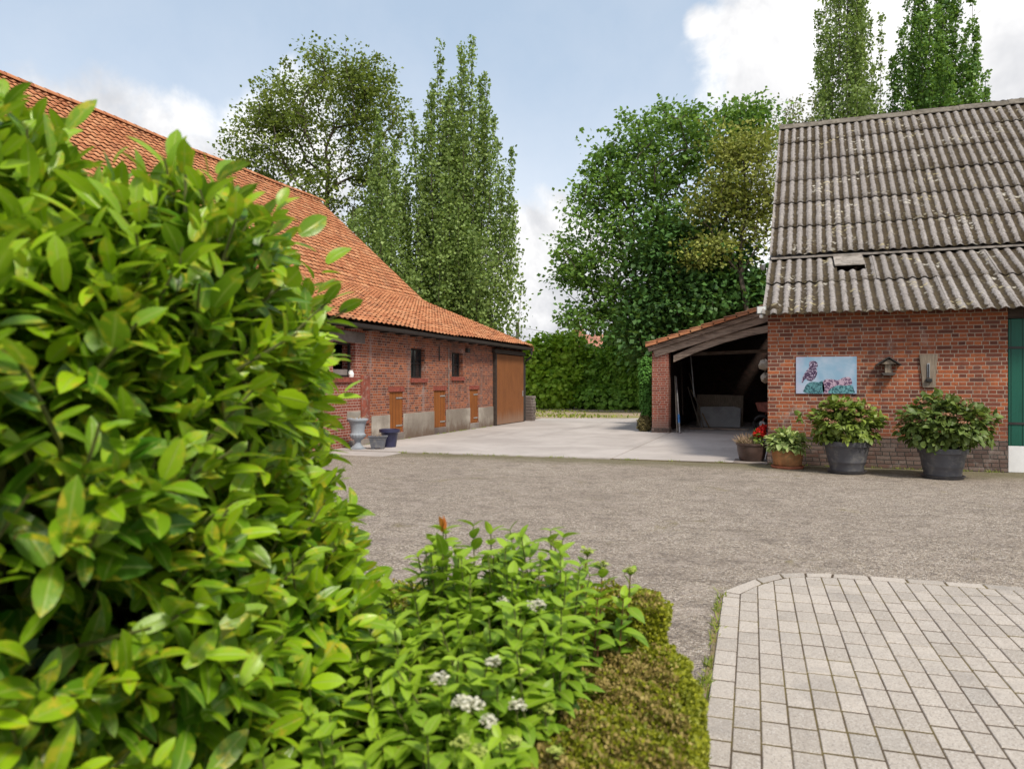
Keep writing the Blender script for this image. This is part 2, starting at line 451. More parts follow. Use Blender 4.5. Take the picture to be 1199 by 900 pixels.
def leaf_mat(name, dark, light, transl=.35, rough=.45, spots=None, spec=.4, vscale=6.0, spotscale=28, lo=.60, hi=.72, rib=False):
    m, t, o = newmat(name)
    tint = N(t, 'ShaderNodeAttribute', attribute_name='tint').outputs['Fac']
    p = POS(t)
    col = MIX(t, tint, dark, light)
    n = NOISE(t, p, vscale, 4, .6)
    col = MIX(t, M2(t, 'MULTIPLY', SS(t, n, .45, .75), .35), col, tuple(x * .55 for x in dark))
    if spots:
        s = SS(t, NOISE(t, p, spotscale, 4, .65, .3), lo, hi)
        pick = NOISE(t, p, spotscale * .28, 3, .5)
        col = MIX(t, M2(t, 'MULTIPLY', s, SS(t, pick, .40, .62)), col, spots[0])
        s2 = SS(t, NOISE(t, p, spotscale * 2.2, 3, .6), .66, .72)
        col = MIX(t, M2(t, 'MULTIPLY', s2, SS(t, pick, .48, .6)), col, spots[1])
    nrm = {}
    if rib:
        e = N(t, 'ShaderNodeAttribute', attribute_name='edge').outputs['Fac']
        col = MIX(t, M2(t, 'MULTIPLY', SS(t, e, .16, .04), .55), col, (.36, .46, .10))
        burn = M2(t, 'MULTIPLY', SS(t, M2(t, 'ADD', e, M2(t, 'MULTIPLY', NOISE(t, p, 22, 4, .6), .9)), 1.38, 1.5), SS(t, NOISE(t, p, 7, 3, .5), .5, .6))
        col = MIX(t, burn, col, (.16, .075, .025))
        nrm = {'Normal': N(t, 'ShaderNodeBump', {'Height': M2(t, 'ADD', NOISE(t, p, 60, 3, .6), SS(t, e, 0.0, .2)), 'Strength': .25, 'Distance': .004}).outputs[0]}
    pb = N(t, 'ShaderNodeBsdfPrincipled', {'Base Color': col, 'Roughness': rough, 'Specular IOR Level': spec, **nrm})
    tc = MIX(t, .35, col, (.30, .42, .03), 'MIX')
    tr = N(t, 'ShaderNodeBsdfTranslucent', {'Color': tc})
    mx = N(t, 'ShaderNodeMixShader', {0: transl, 1: pb.outputs[0], 2: tr.outputs[0]})
    t.links.new(mx.outputs[0], o.inputs[0])
    return m


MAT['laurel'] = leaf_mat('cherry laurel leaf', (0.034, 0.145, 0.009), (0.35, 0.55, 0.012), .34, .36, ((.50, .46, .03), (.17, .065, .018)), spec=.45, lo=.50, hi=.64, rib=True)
MAT['hydr'] = leaf_mat('fresh shrub leaf', (.055, .185, .018), (.36, .54, .032), .36, .45, ((.30, .36, .03), (.20, .12, .03)), spotscale=20, lo=.58, hi=.70, rib=True)
MAT['hydr_pot'] = leaf_mat('potted hydrangea leaf', (0.045, 0.1, 0.016), (0.29, 0.37, 0.06), .25, .5, ((.28, .20, .06), (.16, .08, .05)), vscale=9, spotscale=14)
MAT['hydr_pot2'] = leaf_mat('potted hydrangea dark leaf', (0.032, 0.072, 0.014), (0.19, 0.255, 0.055), .25, .5, ((.22, .15, .06), (.12, .06, .05)), vscale=9, spotscale=14)
MAT['hosta'] = leaf_mat('variegated hosta leaf', (.10, .24, .03), (.60, .64, .26), .25, .5)
MAT['pinkhead'] = leaf_mat('faded pink bloom', (.32, .14, .08), (.46, .26, .17), .2, .7)
MAT['redbloom'] = leaf_mat('scarlet petals', (.55, .008, .010), (.80, .02, .02), .2, .6)
MAT['drygrass'] = leaf_mat('dry grass', (.22, .14, .09), (.36, .26, .18), .2, .8)
MAT['whitebloom'] = leaf_mat('white floret', (0.52, 0.5, 0.36), (0.74, 0.72, 0.62), .2, .6)
MAT['budyellow'] = leaf_mat('yellow green buds', (.32, .40, .07), (.48, .54, .14), .2, .6)
MAT['orangeleaf'] = leaf_mat('orange young leaf', (.42, .10, .02), (.60, .20, .04), .35, .5)
MAT['box'] = leaf_mat('box leaf', (0.085, 0.12, 0.01), (0.36, 0.37, 0.02), .25, .5, vscale=4)
MAT['boxbrown'] = leaf_mat('scorched box leaf', (0.24, 0.17, 0.045), (0.42, 0.33, 0.11), .2, .7, vscale=8)
MAT['oak'] = leaf_mat('oak leaf', (0.095, 0.15, 0.03), (0.27, 0.33, 0.06), .36, .6, vscale=.8)
MAT['poplar'] = leaf_mat('poplar leaf', (0.115, 0.2, 0.045), (0.35, 0.46, 0.135), .36, .55, vscale=.8)
MAT['bigtree'] = leaf_mat('maple leaf', (0.065, 0.17, 0.034), (0.23, 0.39, 0.07), .36, .55, vscale=.8)
MAT['darktree'] = leaf_mat('dark ivy leaf', (0.028, 0.09, 0.02), (0.11, 0.235, 0.05), .2, .55, vscale=.8)
MAT['yellowtree'] = leaf_mat('yellowish leaf', (0.16, 0.2, 0.04), (0.4, 0.42, 0.09), .28, .6, vscale=.8)
MAT['paletree'] = leaf_mat('pale leaf', (.16, .18, .07), (.36, .36, .2), .28, .6, vscale=.8)
MAT['hedge'] = leaf_mat('bright hedge leaf', (0.12, 0.32, 0.022), (0.48, 0.68, 0.06), .28, .5, vscale=.9)
MAT['hedge2'] = leaf_mat('mid green ivy leaf', (0.075, 0.24, 0.035), (0.33, 0.56, 0.065), .28, .5, vscale=.9)
MAT['grit'] = leaf_mat('stone grit', (.12, .10, .085), (.50, .45, .40), 0.0, .9)
MAT['conifer'] = leaf_mat('conifer spray', (0.05, 0.17, 0.025), (0.13, 0.31, 0.045), .15, .7, vscale=2)
MAT['grass'] = leaf_mat('grass blade', (.12, .18, .02), (.34, .38, .06), .2, .7, vscale=1)
MAT['brownbush'] = leaf_mat('brown clipped box', (.11, .085, .03), (.22, .18, .07), .2, .7, vscale=4)

# ------------------------------------------------------------------ mesh helpers
ORG = {}


def org(o):
    while o is not None:
        if o.name in ORG:
            return ORG[o.name]
        o = o.parent
    return np.zeros(3)


def tag(o, label=None, cat=None, group=None, kind=None):
    if label: o['label'] = label
    if cat: o['category'] = cat
    if group: o['group'] = group
    if kind: o['kind'] = kind
    return o


def thing(name, label, cat, loc, group=None):
    o = bpy.data.objects.new(name, None)
    o.empty_display_size = .2
    COL.objects.link(o)
    o.location = loc
    ORG[o.name] = np.array(loc, float)
    return tag(o, label, cat, group)


def link(name, me, mat, parent=None, loc=None):
    o = bpy.data.objects.new(name, me)
    COL.objects.link(o)
    if mat is not None:
        me.materials.append(mat)
    if parent is not None:
        o.parent = parent
    elif loc is not None:
        o.location = loc
    return o


class MB:
    def __init__(s):
        s.v, s.f = [], []
        s.att = []

    def add(s, vs, fs):
        b = len(s.v)
        s.v += [tuple(map(float, p)) for p in vs]
        s.f += [tuple(b + i for i in f) for f in fs]

    def box(s, x0, x1, y0, y1, z0, z1):
        s.add([(x0, y0, z0), (x1, y0, z0), (x1, y1, z0), (x0, y1, z0), (x0, y0, z1), (x1, y0, z1), (x1, y1, z1), (x0, y1, z1)],
              [(0, 3, 2, 1), (4, 5, 6, 7), (0, 1, 5, 4), (1, 2, 6, 5), (2, 3, 7, 6), (3, 0, 4, 7)])
        return s

    def tube(s, pts, r, n=8, cap=True):
        pts = np.array(pts, float)
        if np.isscalar(r): r = [r] * len(pts)
        vs, fs = [], []
        for i, p in enumerate(pts):
            d = pts[min(i + 1, len(pts) - 1)] - pts[max(i - 1, 0)]
            d = d / (np.linalg.norm(d) + 1e-9)
            a = np.cross(d, (0, 0, 1) if abs(d[2]) < .9 else (1, 0, 0)); a /= np.linalg.norm(a)
            b = np.cross(d, a)
            for k in range(n):
                t = 2 * math.pi * k / n
                vs.append(p + r[i] * (math.cos(t) * a + math.sin(t) * b))
        for i in range(len(pts) - 1):
            for k in range(n):
                k2 = (k + 1) % n
                fs.append((i * n + k, i * n + k2, (i + 1) * n + k2, (i + 1) * n + k))
        if cap:
            fs.append(tuple(range(n - 1, -1, -1)))
            fs.append(tuple(range((len(pts) - 1) * n, len(pts) * n)))
        s.add(vs, fs)
        return s

    def lathe(s, prof, c, n=32, sq=None, ang0=0, squash=(1, 1), ripple=None):
        vs, fs = [], []
        for j, (r, z) in enumerate(prof):
            for k in range(n):
                t = 2 * math.pi * k / n + ang0
                rr = r
                if ripple and ripple[0] <= j <= ripple[1]:
                    rr = r * (1 + ripple[2] * math.cos(ripple[3] * t))
                vs.append((c[0] + rr * math.cos(t) * squash[0], c[1] + rr * math.sin(t) * squash[1], c[2] + z))
        for j in range(len(prof) - 1):
            for k in range(n):
                k2 = (k + 1) % n
                fs.append((j * n + k, j * n + k2, (j + 1) * n + k2, (j + 1) * n + k))
        fs.append(tuple(range(n - 1, -1, -1)))
        fs.append(tuple(range((len(prof) - 1) * n, len(prof) * n)))
        s.add(vs, fs)
        return s

    def prism(s, poly, axis, a, b):
        """poly: 2D outline; axis 0: (y,z) swept in x; 1: (x,z) swept in y; 2: (x,y) swept in z"""
        def P(q, w):
            return {0: (w, q[0], q[1]), 1: (q[0], w, q[1]), 2: (q[0], q[1], w)}[axis]
        n = len(poly)
        s.add([P(q, a) for q in poly] + [P(q, b) for q in poly],
              [tuple(range(n))[::-1], tuple(range(n, 2 * n))] + [(i, (i + 1) % n, n + (i + 1) % n, n + i) for i in range(n)])
        return s

    def beam(s, p0, p1, w, h):
        """rectangular bar from p0 to p1, w horizontal, h vertical-ish"""
        p0, p1 = np.array(p0, float), np.array(p1, float)
        d = (p1 - p0) / np.linalg.norm(p1 - p0)
        a = np.cross(d, (0, 0, 1) if abs(d[2]) < .95 else (0, 1, 0)); a /= np.linalg.norm(a)
        b = np.cross(a, d)
        vs = []
        for p in (p0, p1):
            for sa, sb in ((-1, -1), (1, -1), (1, 1), (-1, 1)):
                vs.append(p + a * sa * w / 2 + b * sb * h / 2)
        s.add(vs, [(0, 3, 2, 1), (4, 5, 6, 7), (0, 1, 5, 4), (1, 2, 6, 5), (2, 3, 7, 6), (3, 0, 4, 7)])
        return s

    def build(s, name, mat, parent=None, smooth=False, bevel=0.0, loc=None):
        off = org(parent) if parent is not None else (np.array(loc, float) if loc is not None else np.zeros(3))
        me = bpy.data.meshes.new(name)
        me.from_pydata([tuple(np.array(p) - off) for p in s.v], [], s.f)
        me.validate()
        bmesh_fix(me)
        if smooth:
            me.polygons.foreach_set('use_smooth', [True] * len(me.polygons))
            try:
                me.set_sharp_from_angle(angle=rad(40))
            except Exception:
                pass
        o = link(name, me, mat, parent, loc)
        if bevel:
            b = o.modifiers.new('bevel', 'BEVEL')
            b.width = bevel; b.segments = 2; b.limit_method = 'ANGLE'
        return o


def bmesh_fix(me):
    import bmesh
    bm = bmesh.new()
    bm.from_mesh(me)
    bmesh.ops.recalc_face_normals(bm, faces=bm.faces)
    bm.to_mesh(me)
    bm.free()


def np_mesh(name, V, F, mat, parent=None, attrs=None, smooth=False, loc=None):
    """V (n,3), F (m,4) quads or (m,3) tris"""
    off = org(parent) if parent is not None else (np.array(loc, float) if loc is not None else np.zeros(3))
    V = np.asarray(V, np.float32) - off.astype(np.float32)
    F = np.asarray(F, np.int32)
    me = bpy.data.meshes.new(name)
    me.vertices.add(len(V))
    me.vertices.foreach_set('co', V.ravel())
    me.loops.add(F.size)
    me.loops.foreach_set('vertex_index', F.ravel())
    me.polygons.add(len(F))
    me.polygons.foreach_set('loop_start', np.arange(0, F.size, F.shape[1], dtype=np.int32))
    me.polygons.foreach_set('loop_total', np.full(len(F), F.shape[1], np.int32))
    if smooth:
        me.polygons.foreach_set('use_smooth', np.ones(len(F), bool))
    for k, a in (attrs or {}).items():
        at = me.attributes.new(k, 'FLOAT', 'POINT')
        at.data.foreach_set('value', np.asarray(a, np.float32))
    me.update()
    me.validate()
    return link(name, me, mat, parent, loc)


def norm(v):
    return v / (np.linalg.norm(v, axis=-1, keepdims=True) + 1e-9)


def leaf_template(n, prof, fold=.18, curl=.25, twist=0.0):
    """leaf along +y from 0 to 1, midrib and two edges; prof gives half width at n+1 stations"""
    V, F = [], []
    for i in range(n + 1):
        y = i / n
        w = prof(y)
        z = -curl * y * y
        V += [(-w, y, z + fold * w), (0, y, z), (w, y, z + fold * w)]
    for i in range(n):
        a, b = 3 * i, 3 * (i + 1)
        F += [(a, a + 1, b + 1, b), (a + 1, a + 2, b + 2, b + 1)]
    return np.array(V, float), np.array(F, int)


LAUREL = leaf_template(6, lambda y: .215 * (math.sin(math.pi * min(1, y * .93 + .05)) ** .62) * (1 - .12 * y) if y < .999 else .012, .28, .22)
OVATE = leaf_template(5, lambda y: .27 * math.sin(math.pi * (y * .92 + .06) ** .80) ** .8 if y < .999 else .01, .30, .28)
BROAD = leaf_template(5, lambda y: .36 * math.sin(math.pi * (y * .92 + .06) ** .80) ** .8 if y < .999 else .01, .25, .30)
OVATE2 = leaf_template(2, lambda y: (.05, .33, .02)[round(y * 2)], .30, .30)
STRAP = leaf_template(4, lambda y: .19 * math.sin(math.pi * (y * .9 + .08)) ** .8, .35, .55)
RHOMB = (np.array([(0, 0, 0), (.42, .5, .10), (0, 1, -.06), (-.42, .5, .10)], float), np.array([(0, 1, 2, 3)], int))
BLADE = (np.array([(-.05, 0, 0), (.05, 0, 0), (.03, .6, .03), (0, 1, 0)], float), np.array([(0, 1, 2, 3)], int))
DISC = (np.array([(math.cos(a) * .5, math.sin(a) * .5, .12 * (k % 2)) for k, a in enumerate(np.arange(8) * math.pi / 4)], float),
        np.array([(0, 1, 2, 3), (0, 3, 4, 7), (4, 5, 6, 7)], int))


def frames(d, u):
    d = norm(d)
    s = norm(np.cross(d, u))
    n = np.cross(s, d)
    return np.stack([s, d, n], axis=-1)      # columns: side, along, normal


def leaves_arrays(tmpl, pos, R, scale, tint):
    TV, TF = tmpl
    n, k = len(pos), len(TV)
    scale = np.asarray(scale, float)
    if scale.ndim == 1:
        scale = np.repeat(scale[:, None], 3, 1)
    loc = TV[None] * scale[:, None, :]
    V = np.einsum('nij,nkj->nki', R, loc) + pos[:, None]
    F = TF[None] + (np.arange(n) * k)[:, None, None]
    return V.reshape(-1, 3), F.reshape(-1, TF.shape[1]), np.repeat(np.clip(tint, 0, 1), k)


def leaf_obj(name, tmpl, pos, R, scale, tint, mat, parent=None, smooth=False, loc=None):
    V, F, T = leaves_arrays(tmpl, np.asarray(pos, float), R, scale, np.asarray(tint))
    at = {'tint': T}
    if len(tmpl[0]) % 3 == 0 and len(tmpl[0]) > 6:
        at['edge'] = np.tile([1.0, 0.0, 1.0], len(V) // 3)
    return np_mesh(name, V, F, mat, parent, at, smooth, loc)


def rand_dirs(n, up=0.0):
    v = rng.normal(size=(n, 3))
    v = norm(v)
    v[:, 2] += up
    return norm(v)


def camp(a, d, z):
    """a point given right of / ahead of the photographer's spot, in metres"""
    return RT * a + FW * d + UP * z


# ------------------------------------------------------------------ ground, yard, slab, paving
def sheet(name, poly, z, mat):
    m = MB()
    m.add([(x, y, z) for x, y in poly], [tuple(range(len(poly)))])
    return tag(m.build(name, mat), kind='structure')


sheet('ground', [(-600, -600), (600, -600), (600, 900), (-600, 900)], -.012, MAT['soil'])
sheet('yard', [(-9.2, -8), (12, -8), (12, 14.4), (-9.2, 14.4)], -.004, MAT['yard'])
# dirt track behind the slab
sheet('track', [(-24, 27.6), (-2, 29.2), (-2, 37.0), (-9, 40.5), (-30, 44)], -.004, MAT['track'])

ap = MB()
gaps = .009


def quad_slab(m, P, z0, z1):
    b = [(x, y, z0) for x, y in P]; tp = [(x, y, z1) for x, y in P]
    m.add(b + tp, [(0, 3, 2, 1), (4, 5, 6, 7), (0, 1, 5, 4), (1, 2, 6, 5), (2, 3, 7, 6), (3, 0, 4, 7)])


def apx(s, y):      # slab joints run parallel to the barn
    return s


ys = [None, 18.2, 23.0, 29.4]
xs = [-9.0, -5.9, -2.95, -.26]


def ynear(x): return 13.42 + (x + 7.65) * .0367


def yfar(x): return 28.05 + (x + 9.73) * .36


for i in range(3):
    for j in range(3):
        x0, x1 = xs[i] + gaps, xs[i + 1] - gaps
        def yy(k, x): return ynear(x) if k == 0 else (yfar(x) if k == 3 else ys[k] + (x + 4) * .03)
        if j == 2 and i == 2:
            P = [(x0, yy(2, x0) + gaps), (x1, yy(2, x1) + gaps), (x1, 28.6), (x0, 28.6)]
        else:
            P = [(x0, yy(j, x0) + gaps), (x1, yy(j, x1) + gaps), (x1, yy(j + 1, x1) - gaps), (x0, yy(j + 1, x0) - gaps)]
        quad_slab(ap, P, -.05, .022)
tag(ap.build('concrete_slab', MAT['apron'], bevel=.006), kind='structure')
j = MB().box(-8.98, -.27, 13.6, 28.0, -.03, .006)
tag(j.build('slab_bed', MAT['joint']), kind='structure')
j = MB().box(-9.3, -7.2, 12.55, 13.30, -.05, .012)
tag(j.build('concrete_lip', MAT['apron'], bevel=.005), kind='structure')

# paved terrace: grey pavers laid in columns with a border round a cut corner
TA = rad(2.0)
PO = np.array([-.335, 5.08])


def pt(p, q):
    return (PO[0] + p * math.cos(TA) - q * math.sin(TA), PO[1] + p * math.sin(TA) + q * math.cos(TA))


def paver(m, P, z=.018, b=.0045):
    P = np.array(P, float)
    n = len(P)
    c = P.mean(0)
    ins = P + (c - P) / np.linalg.norm(c - P, axis=1, keepdims=True) * b * 1.6
    dz = np.clip(rng.normal(0, .0007, 3), -.0013, .0013)
    def zz(q): return dz[0] + (q - c) @ dz[1:] * 6
    rings = [[(*pt(*q), -.02) for q in P], [(*pt(*q), z - b + zz(q)) for q in P], [(*pt(*q), z + zz(q)) for q in ins]]
    vs = sum(rings, [])
    fs = []
    for k in range(2):
        for i in range(n):
            i2 = (i + 1) % n
            fs.append((k * n + i, k * n + i2, (k + 1) * n + i2, (k + 1) * n + i))
    fs.append(tuple(range(2 * n, 3 * n)))
    m.add(vs, fs)


pv = MB()
CW, PL, G, GX = .1085, .203, .0053, .0021
OUT = [(-.027, .056), (.18, .461), (.346, .662), (.523, .745), (.714, .778), (.95, .786), (1.19, .788)] + [(1.19 + .24 * k, .788) for k in range(1, 10)]
INN = [(.078, .022), (.228, .349), (.371, .546), (.524, .628), (.70, .662), (.95, .672), (1.19, .674)] + [(1.19 + .24 * k, .674) for k in range(1, 10)]


def qtop(p):      # inner edge of the border
    return float(np.interp(p, [-.03] + [i_[0] for i_ in INN], [.04] + [i_[1] for i_ in INN]))


ncol = 30
for i in range(ncol):
    p0, p1 = i * CW - .027 + GX, (i + 1) * CW - .027 - GX
    q = -4.2 - rng.random() * PL
    t0, t1 = qtop(p0), qtop(p1)
    if i == 0: t0, t1 = .045, .018
    while q < max(t0, t1) - .012:
        a0, a1 = q + G, q + PL - G
        if max(t0, t1) - (q + PL) < .07: a1 = 9.0
        Q = []
        R4 = [(p0, a0), (p1, a0), (p1, a1), (p0, a1)]
        for (xa, ya), (xb, yb) in zip(R4, R4[1:] + R4[:1]):       # keep what lies below the border
            fa = t0 + (t1 - t0) * (xa - p0) / (p1 - p0) - G - ya
            fb = t0 + (t1 - t0) * (xb - p0) / (p1 - p0) - G - yb
            if fa >= 0: Q.append((xa, ya))
            if (fa > 0) != (fb > 0):
                k_ = fa / (fa - fb); Q.append((xa + (xb - xa) * k_, ya + (yb - ya) * k_))
        Q = [q_ for i_, q_ in enumerate(Q) if math.dist(q_, Q[i_ - 1]) > .006]
        if len(Q) > 2: paver(pv, Q)
        if a1 > 8: break
        q += PL
for k in range(len(OUT) - 1):
    A, B, C, D = map(np.array, (INN[k], INN[k + 1], OUT[k + 1], OUT[k]))
    d = (B - A) / np.linalg.norm(B - A) * G
    nrm = np.array([-d[1], d[0]])
    paver(pv, [A + d + nrm, B - d + nrm, C - d, D + d], z=.017)
tag(pv.build('terrace_paving', MAT['paver']), kind='structure')
bed_ = [pt(-.06, -4.3), pt(3.2, -4.3), pt(3.2, .79), pt(.7, .785), pt(.5, .74), pt(.33, .66), pt(.16, .46), pt(-.05, .06)]
sheet('paving_bed', [pt(-.022, -4.3), pt(3.2, -4.3), pt(3.2, .78), pt(.7, .772), pt(.52, .738), pt(.345, .655), pt(.182, .455), pt(-.022, .05)], .0148, MAT['joint'])
m, t, o = newmat('mossy edge')
p = POS(t)
a = NOISE(t, p, 9, 7, .65, .4)
finish(t, o, MIX(t, SS(t, a, .4, .6), (.19, .15, .115), (.20, .155, .065)), .95, a, .6, .01, spec=.1)
sheet('moss_strip', [pt(-.062, -4.3), pt(-.02, -4.3), pt(-.02, .05), pt(-.034, .06), pt(-.045, -.10), pt(-.07, -.6), pt(-.05, -1.1), pt(-.07, -1.9)], .004, m)
# soil of the planting bed
sheet('planting_bed', [tuple(camp(a, d, 0)[:2]) for a, d in ((-3, .3), (.40, .3), (.42, 1.9), (.52, 2.8), (-.6, 3.0), (-3, 3.3))], .010, MAT['soil_pot'])


# ------------------------------------------------------------------ walls and roofs
def wall_x(m, x, y0, y1, z0, z1, holes, th, facing=1):
    """wall in the plane x, front looking to +x*facing, with holes (y0,y1,z0,z1) and reveals of depth th"""
    Y = sorted({y0, y1, *[h[0] for h in holes], *[h[1] for h in holes]})
    Z = sorted({z0, z1, *[h[2] for h in holes], *[h[3] for h in holes]})
    xb = x - facing * th
    for a, b in zip(Y[:-1], Y[1:]):
        for c, d in zip(Z[:-1], Z[1:]):
            ym, zm = (a + b) / 2, (c + d) / 2
            if any(h[0] < ym < h[1] and h[2] < zm < h[3] for h in holes):
                continue
            for xx in (x, xb):
                m.add([(xx, a, c), (xx, b, c), (xx, b, d), (xx, a, d)], [(0, 1, 2, 3)])
    for h in list(holes) + [(y0, y1, z0, z1)]:
        a, b, c, d = h
        for q in ([(x, a, c), (x, b, c), (xb, b, c), (xb, a, c)], [(x, a, d), (x, b, d), (xb, b, d), (xb, a, d)],
                  [(x, a, c), (x, a, d), (xb, a, d), (xb, a, c)], [(x, b, c), (x, b, d), (xb, b, d), (xb, b, c)]):
            m.add(q, [(0, 1, 2, 3)])


def sag(y):
    return .014 * (2 + math.sin(y * .55 + 1) + math.sin(y * 1.3))


def tile_roof(name, eave, prof, y0, y1, mat, parent, tw=.215, course=.225, side=1, axis='y', t=.046, wav=.032):
    """clay tiles on a slope; prof: list of (x,z) from eave up to ridge; rows run along y"""
    prof = [np.array(p, float) for p in prof]
    segl = [np.linalg.norm(b - a) for a, b in zip(prof[:-1], prof[1:])]
    tot = sum(segl)

    def at(s):
        for L, a, b in zip(segl, prof[:-1], prof[1:]):
            if s <= L or b is prof[-1]:
                d = (b - a) / L
                n = np.array([-d[1], d[0]])
                if n[1] < 0: n = -n
                return a + d * s, n
            s -= L
    nrow = int(tot / course); course = tot / nrow
    ncol = int((y1 - y0) / tw); tw = (y1 - y0) / ncol
    cs = np.linspace(0, 1, 7)
    wave = np.array([0.0, .85, 1.0, .55, .08, .0, .10])
    V, F = [], []
    for r in range(nrow):
        s0, s1 = r * course, (r + 1) * course
        (pa, na), (pb, nb) = at(s0), at(min(s1 + .04, tot - 1e-6))
        for c in range(ncol):
            j = rng.normal(0, .004); j2 = rng.normal(0, .004); jy = rng.normal(0, .003)
            b = len(V)
            for (p, n, hh) in ((pa, na, t + j), (pb, nb, .004 + j2)):
                for w, u in zip(wave, cs):
                    q = p + n * (hh + wav * w)
                    V.append((q[0], y0 + (c + u) * tw + jy, q[1] + sag(y0 + c * tw)))
            for w, u in zip(wave, cs):
                q0 = pa + na * (t + j + wav * w - .014)
                V.append((q0[0], y0 + (c + u) * tw + jy, q0[1] + sag(y0 + c * tw)))
            for k in range(6):
                F.append((b + k, b + k + 1, b + 8 + k, b + 7 + k))
                F.append((b + 14 + k, b + 15 + k, b + k + 1, b + k))
    F = np.array(F)
    return np_mesh(name, np.array(V), F, mat, parent)


XB, YB0, YB1 = -8.862, 3.0, 25.58
barn = thing('brick_barn', 'long red brick barn under a steep orange tiled roof, on the left of the yard', 'barn', (XB, (YB0 + YB1) / 2, 0))
XR, ZR = -17.72, 8.80
ZW = 2.66
wins = [(13.40, 14.27, 1.54, 2.30), (16.89, 17.71, 1.54, 2.31), (19.39, 20.17, 1.60, 2.30)]
drs = [(15.79, 16.48, .22, 1.20), (18.22, 18.98, .20, 1.21), (20.69, 21.36, .20, 1.22)]
door0 = (12.2, 12.86, .20, 1.62)
bigd = (22.70, 25.30, .0, 2.36)
YN = 14.48       # where the repointed brick ends
m = MB(); wall_x(m, XB, YB0, YN, 0, ZW, [wins[0], door0], .34)
m.build('wall', MAT['brick_new'], barn)
m = MB(); wall_x(m, XB, YN, YB1, 0, ZW, wins[1:] + drs + [bigd], .34)
m.build('wall', MAT['brick_left'], barn)
# back wall and gables
gab = [(XB - .345, 0), (XB - .345, ZW), (-12.91, 4.30), (XR, 8.55), (-22.53, 4.30), (-26.2, ZW), (-26.2, 0)]
m = MB(); m.prism(gab, 1, YB1 - .34, YB1); m.build('gable_wall', MAT['brick_left'], barn)
m = MB(); m.prism(gab, 1, YB0, YB0 + .34); m.build('gable_wall', MAT['brick_left'], barn)
m = MB().box(-26.58, -26.24, YB0, YB1, 0, ZW); m.build('back_wall', MAT['brick_left'], barn)
# cement plinth, in strips between the little doors
for a, b in ((14.95, 15.79), (16.48, 18.22), (18.98, 20.69), (21.36, 22.62)):
    MB().box(XB, XB + .022, a, b, -.03, .645 + .02 * random.random()).build('plinth', MAT['render'], barn, bevel=.008)
MB().box(XB, XB + .02, 13.93, 14.46, .60, .79).build('stone_block', MAT['render'], barn, bevel=.008)
for a, b in ((15.79, 16.48), (18.22, 18.98), (20.69, 21.36)):
    MB().box(XB - .1, XB + .03, a + .003, b - .003, -.03, .20).build('step', MAT['lintel'], barn, bevel=.01)
MB().box(XB, XB + .05, 14.0, 14.93, -.03, .16).build('wall_foot', MAT['lintel'], barn, bevel=.01)
m = MB().box(XB + .002, XB + .035, 14.485, 14.85, .50, 1.58)
m.build('patch', plain('red painted render', (.24, .065, .04), .85, .3, 5, dirt=(.3, .24, .21)), barn, bevel=.006)
m = MB().box(XB - .1, XB + .018, 12.55, 14.66, 2.305, 2.545); m.build('lintel', MAT['lintel'], barn, bevel=.006)
# brick-on-edge arches above the small doors and sills
for (a, b, c, d) in drs:
    m = MB()
    y = a - .05
    while y < b + .05:
        m.box(XB - .02, XB + .008, y + .004, y + .056, d + .003, d + .125); y += .062
    m.build('brick_arch', MAT['brick_sill'], barn)
for i, (a, b, c, d) in enumerate(wins):
    fr = MB()
    xx = XB - .17
    for q in ((a, a + .05, c, d), (b - .05, b, c, d), (a + .05, b - .05, c, c + .05), (a + .05, b - .05, d - .05, d)):
        fr.box(xx, xx + .05, q[0] + .001, q[1] - .001, q[2] + .001, q[3] - .001)
    if i:
        fr.box(xx + .005, xx + .045, (a + b) / 2 - .02, (a + b) / 2 + .02, c + .05, d - .05)
        fr.box(xx + .01, xx + .04, a + .05, b - .05, (c + d) / 2 - .015, (c + d) / 2 + .015)
    w = fr.build('window', MAT['dark'], barn)
    if i:
        MB().box(xx + .02, xx + .026, a + .05, b - .05, c + .05, d - .05).build('pane', MAT['glass'], w)
    else:
        MB().box(xx - .03, xx - .005, a + .02, b - .02, c + .002, c + .17).build('board', MAT['lintel'], w)
    sl = MB()
    y = a - .03
    while y < b + .02:
        sl.box(XB - .12, XB + .045, y + .003, y + .058, c - .11, c - .003); y += .062
    sl.build('brick_sill', MAT['brick_sill'], w)
for (a, b, c, d) in drs + [door0]:
    dm = MB().box(XB - .07, XB - .025, a + .006, b - .006, c, d - .004)
    dd = dm.build('stable_door', MAT['door_orange'], barn)
    for zz in (c + .13, d - .17):
        h = MB().box(XB - .025, XB - .012, b - .32, b - .01, zz, zz + .035)
        h.build('hinge', MAT['steel'], dd)
# big sliding door
dm = MB().box(XB + .03, XB + .085, 22.74, 25.42, .045, 2.37)
sd = dm.build('sliding_door', MAT['door_brown'], barn, bevel=.004)
MB().box(XB + .086, XB + .098, 25.30, 25.36, .95, 1.15).build('handle', MAT['steel'], sd)
MB().box(XB + .004, XB + .1, 22.60, 22.72, .0, 2.38).build('door_post', MAT['dark_beam'], barn)
MB().box(XB + .002, XB + .07, 25.43, 25.575, 0, 2.38).build('door_post', MAT['dark_beam'], barn)
MB().box(XB + .002, XB + .12, 22.5, 25.57, 2.40, 2.53).build('door_rail', MAT['dark_beam'], barn, bevel=.004)
# thin pale pipe on the wall and an iron anchor
MB().tube([(XB + .03, 19.12, .03), (XB + .03, 19.12, 2.4)], .009, 8).build('pipe', MAT['flashing'], barn)
MB().box(XB + .001, XB + .02, 18.52, 18.56, 2.02, 2.42).build('wall_anchor', MAT['dark'], barn)
MB().box(XB + .001, XB + .08, 20.35, 20.55, 2.33, 2.45).build('bracket', MAT['dark'], barn)
